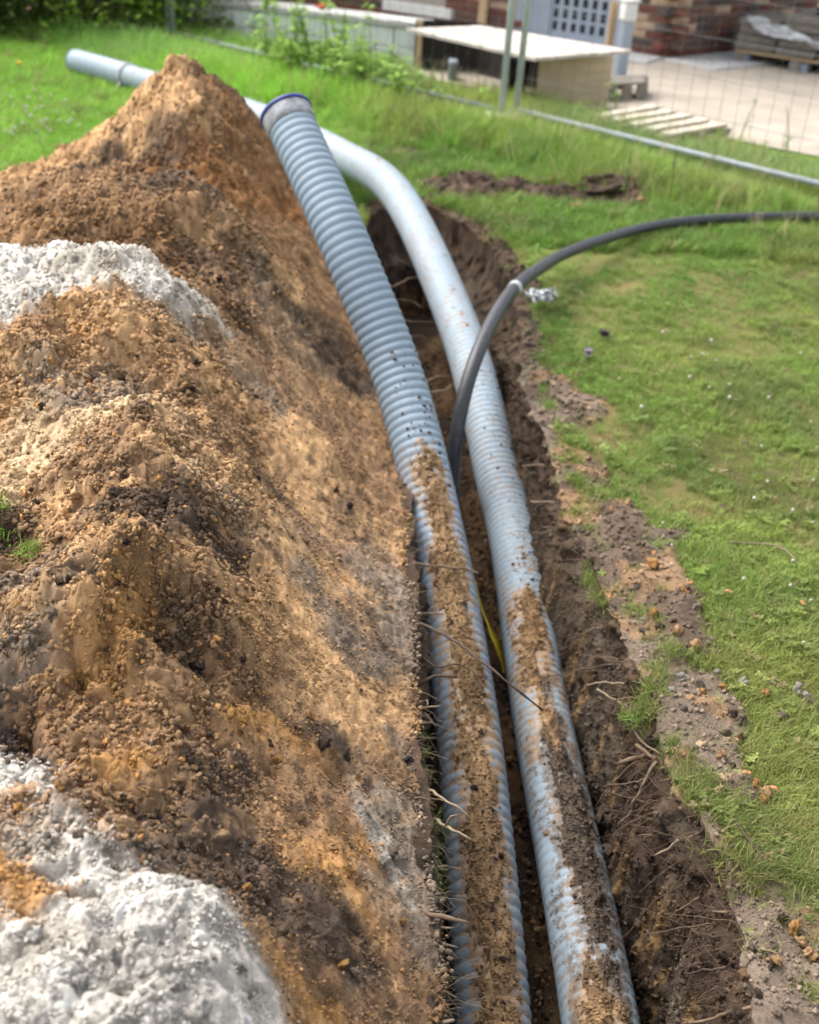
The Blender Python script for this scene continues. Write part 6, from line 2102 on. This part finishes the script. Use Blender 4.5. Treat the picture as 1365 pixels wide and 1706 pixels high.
for i in range(13):
    px = 715 + (i + r.uniform(-.3, .3)) * 26
    py = 196 + (px - 720) * .02 + r.uniform(-14, 8)
    weed(U(px, py), r.uniform(.10, .27), r.randint(10, 20), .08, (0.25, 0.42, 0.07), ORD[i] + ' short weed from the left before the plywood box', 'short weeds before the plywood box', 'short_weed', seed=100 + i)
for i, (px, py) in enumerate([(1040, 330), (1115, 340), (1180, 310), (1310, 262), (1230, 250)]):
    weed(U(px, py), .3, 12, .05, (0.09, 0.17, 0.04), ['thin weed stalk right of the turf lump', 'thin weed stalk between the turf lump and the picture edge', 'thin weed stalk before the fence rail', 'thin yellow green weed behind the fence rail', 'thin weed behind the fence below the sand'][i], None, 'thin_weed', seed=130 + i)

# pale seed heads standing above the long grass
x, y, r = sample_ground(5200, 4.6, 10.0, 41, 1.5)
fb, fdist = behind_fence(x, y), fence_dist(x, y)
k = (fdist < .9) & (x < 1.9) & cable_clear(x, y) & ~in_heap(x, y) & (r.random(len(x)) < .55)
x, y = x[k], y[k]
n = len(x)
SEED = [tuft_mesh('seed_stalk', 2, .26, .02, .0022, 580 + k_, .5, 4) for k_ in range(4)]
scatter('seed_heads', np.stack([x, y, 0 * x], 1), np.stack([r.normal(0, .2, n), r.normal(0, .2, n), r.uniform(0, 6.28, n)], 1), r.uniform(.6, 1.15, n), r.integers(0, 4, n),
        np.array([0.50, 0.42, 0.22]) * r.uniform(.6, 1.2, (n, 1)), [src('stalk_shape', m) for m in SEED], kind='stuff', label='pale dry grass stalks standing above the long grass by the fence', cat='grass')

# ------------------------------------------------------------------ dark shrubs at the far left
def shrub(px, py, w, h, d, nl, cols_, lab, seed, ls=.055):
    r = np.random.default_rng(seed)
    p = U(px, py)
    e = empty('shrub', (p[0], p[1], 0), label=lab, cat='shrub')
    mb = MB()
    for k in range(9):
        a = r.uniform(0, 6.28)
        tip = np.array([math.cos(a) * w * .4, math.sin(a) * d * .4, h * r.uniform(.5, .9)])
        mb.tube([(r.normal(0, .05), r.normal(0, .05), 0), tip * np.array([.4, .4, .5]), tip], np.array([.016, .010, .004]), 5)
    mb.build('branches', M['root'], e, smooth=True)
    vs, fs, cs, k = [], [], [], 0
    nc = 26
    cl_ = np.stack([r.uniform(-1, 1, nc) * w * .5, r.uniform(-1, 1, nc) * d * .5, r.uniform(.08, 1, nc) * h], 1)
    cc_ = [np.array(cols_[r.integers(0, len(cols_))]) for _ in range(nc)]
    for j in range(nl):
        i = r.integers(0, nc)
        q = cl_[i] + r.normal(0, 1, 3) * np.array([w * .16, d * .16, h * .12])
        q[2] = max(q[2], .02)
        a, b = r.uniform(0, 6.28), r.uniform(-.6, .9)
        dd = np.array([math.cos(a) * math.cos(b), math.sin(a) * math.cos(b), math.sin(b)])
        s = np.cross(dd, [0, 0, 1.0])
        s /= np.linalg.norm(s) + 1e-9
        L_ = ls * r.uniform(.6, 1.3)
        vs += [q, q + dd * L_ * .5 + s * L_ * .32, q + dd * L_, q + dd * L_ * .5 - s * L_ * .32]
        fs += [(k, k + 1, k + 2), (k, k + 2, k + 3)]
        cs += [cc_[i] * r.uniform(.6, 1.4)] * 4
        k += 4
    obj('leaves', mesh_np('leaves', vs, fs, M['leaf'], False, {'col': ('FLOAT_COLOR', np.array(cs))}), e)
G1, G2, BRN, DK = (0.30, 0.46, 0.07), (0.19, 0.31, 0.05), (0.20, 0.14, 0.10), (0.07, 0.11, 0.03)
shrub(-60, 52, 1.2, .95, .9, 5200, [DK, G2, DK], 'darkest shrub, cut by the left side of the picture', 201)
shrub(70, 56, .9, .8, .8, 4200, [G1, G2, G2, BRN], 'light green leafy shrub second from the left', 202)
shrub(145, 58, .7, .75, .7, 3600, [BRN, DK, BRN], 'brownish shrub between two green ones', 203, .04)
shrub(222, 66, .95, .85, .8, 5200, [G1, G1, G2, G1], 'brightest green shrub, above the far pipe end', 204, .065)
shrub(318, 58, .9, .95, .8, 4600, [BRN, DK, G2, BRN], 'dark brown green shrub beside the low white wall', 205, .045)
shrub(385, 66, .35, .5, .4, 1300, [G2, G1], 'small green shrub at the end of the row by the white wall', 206, .05)
# a dense row of older shrubs behind, closing the view
for i, px in enumerate((-120, 30, 170, 300)):
    shrub(px, 24, 1.3, 1.5, .8, 3200, [DK, DK, BRN], ['tall dark shrub farthest left in the back row', 'tall dark shrub of the back row behind the light green one', 'tall dark shrub of the back row above the far pipe', 'tall dark shrub of the back row nearest the house'][i], 220 + i, .06)
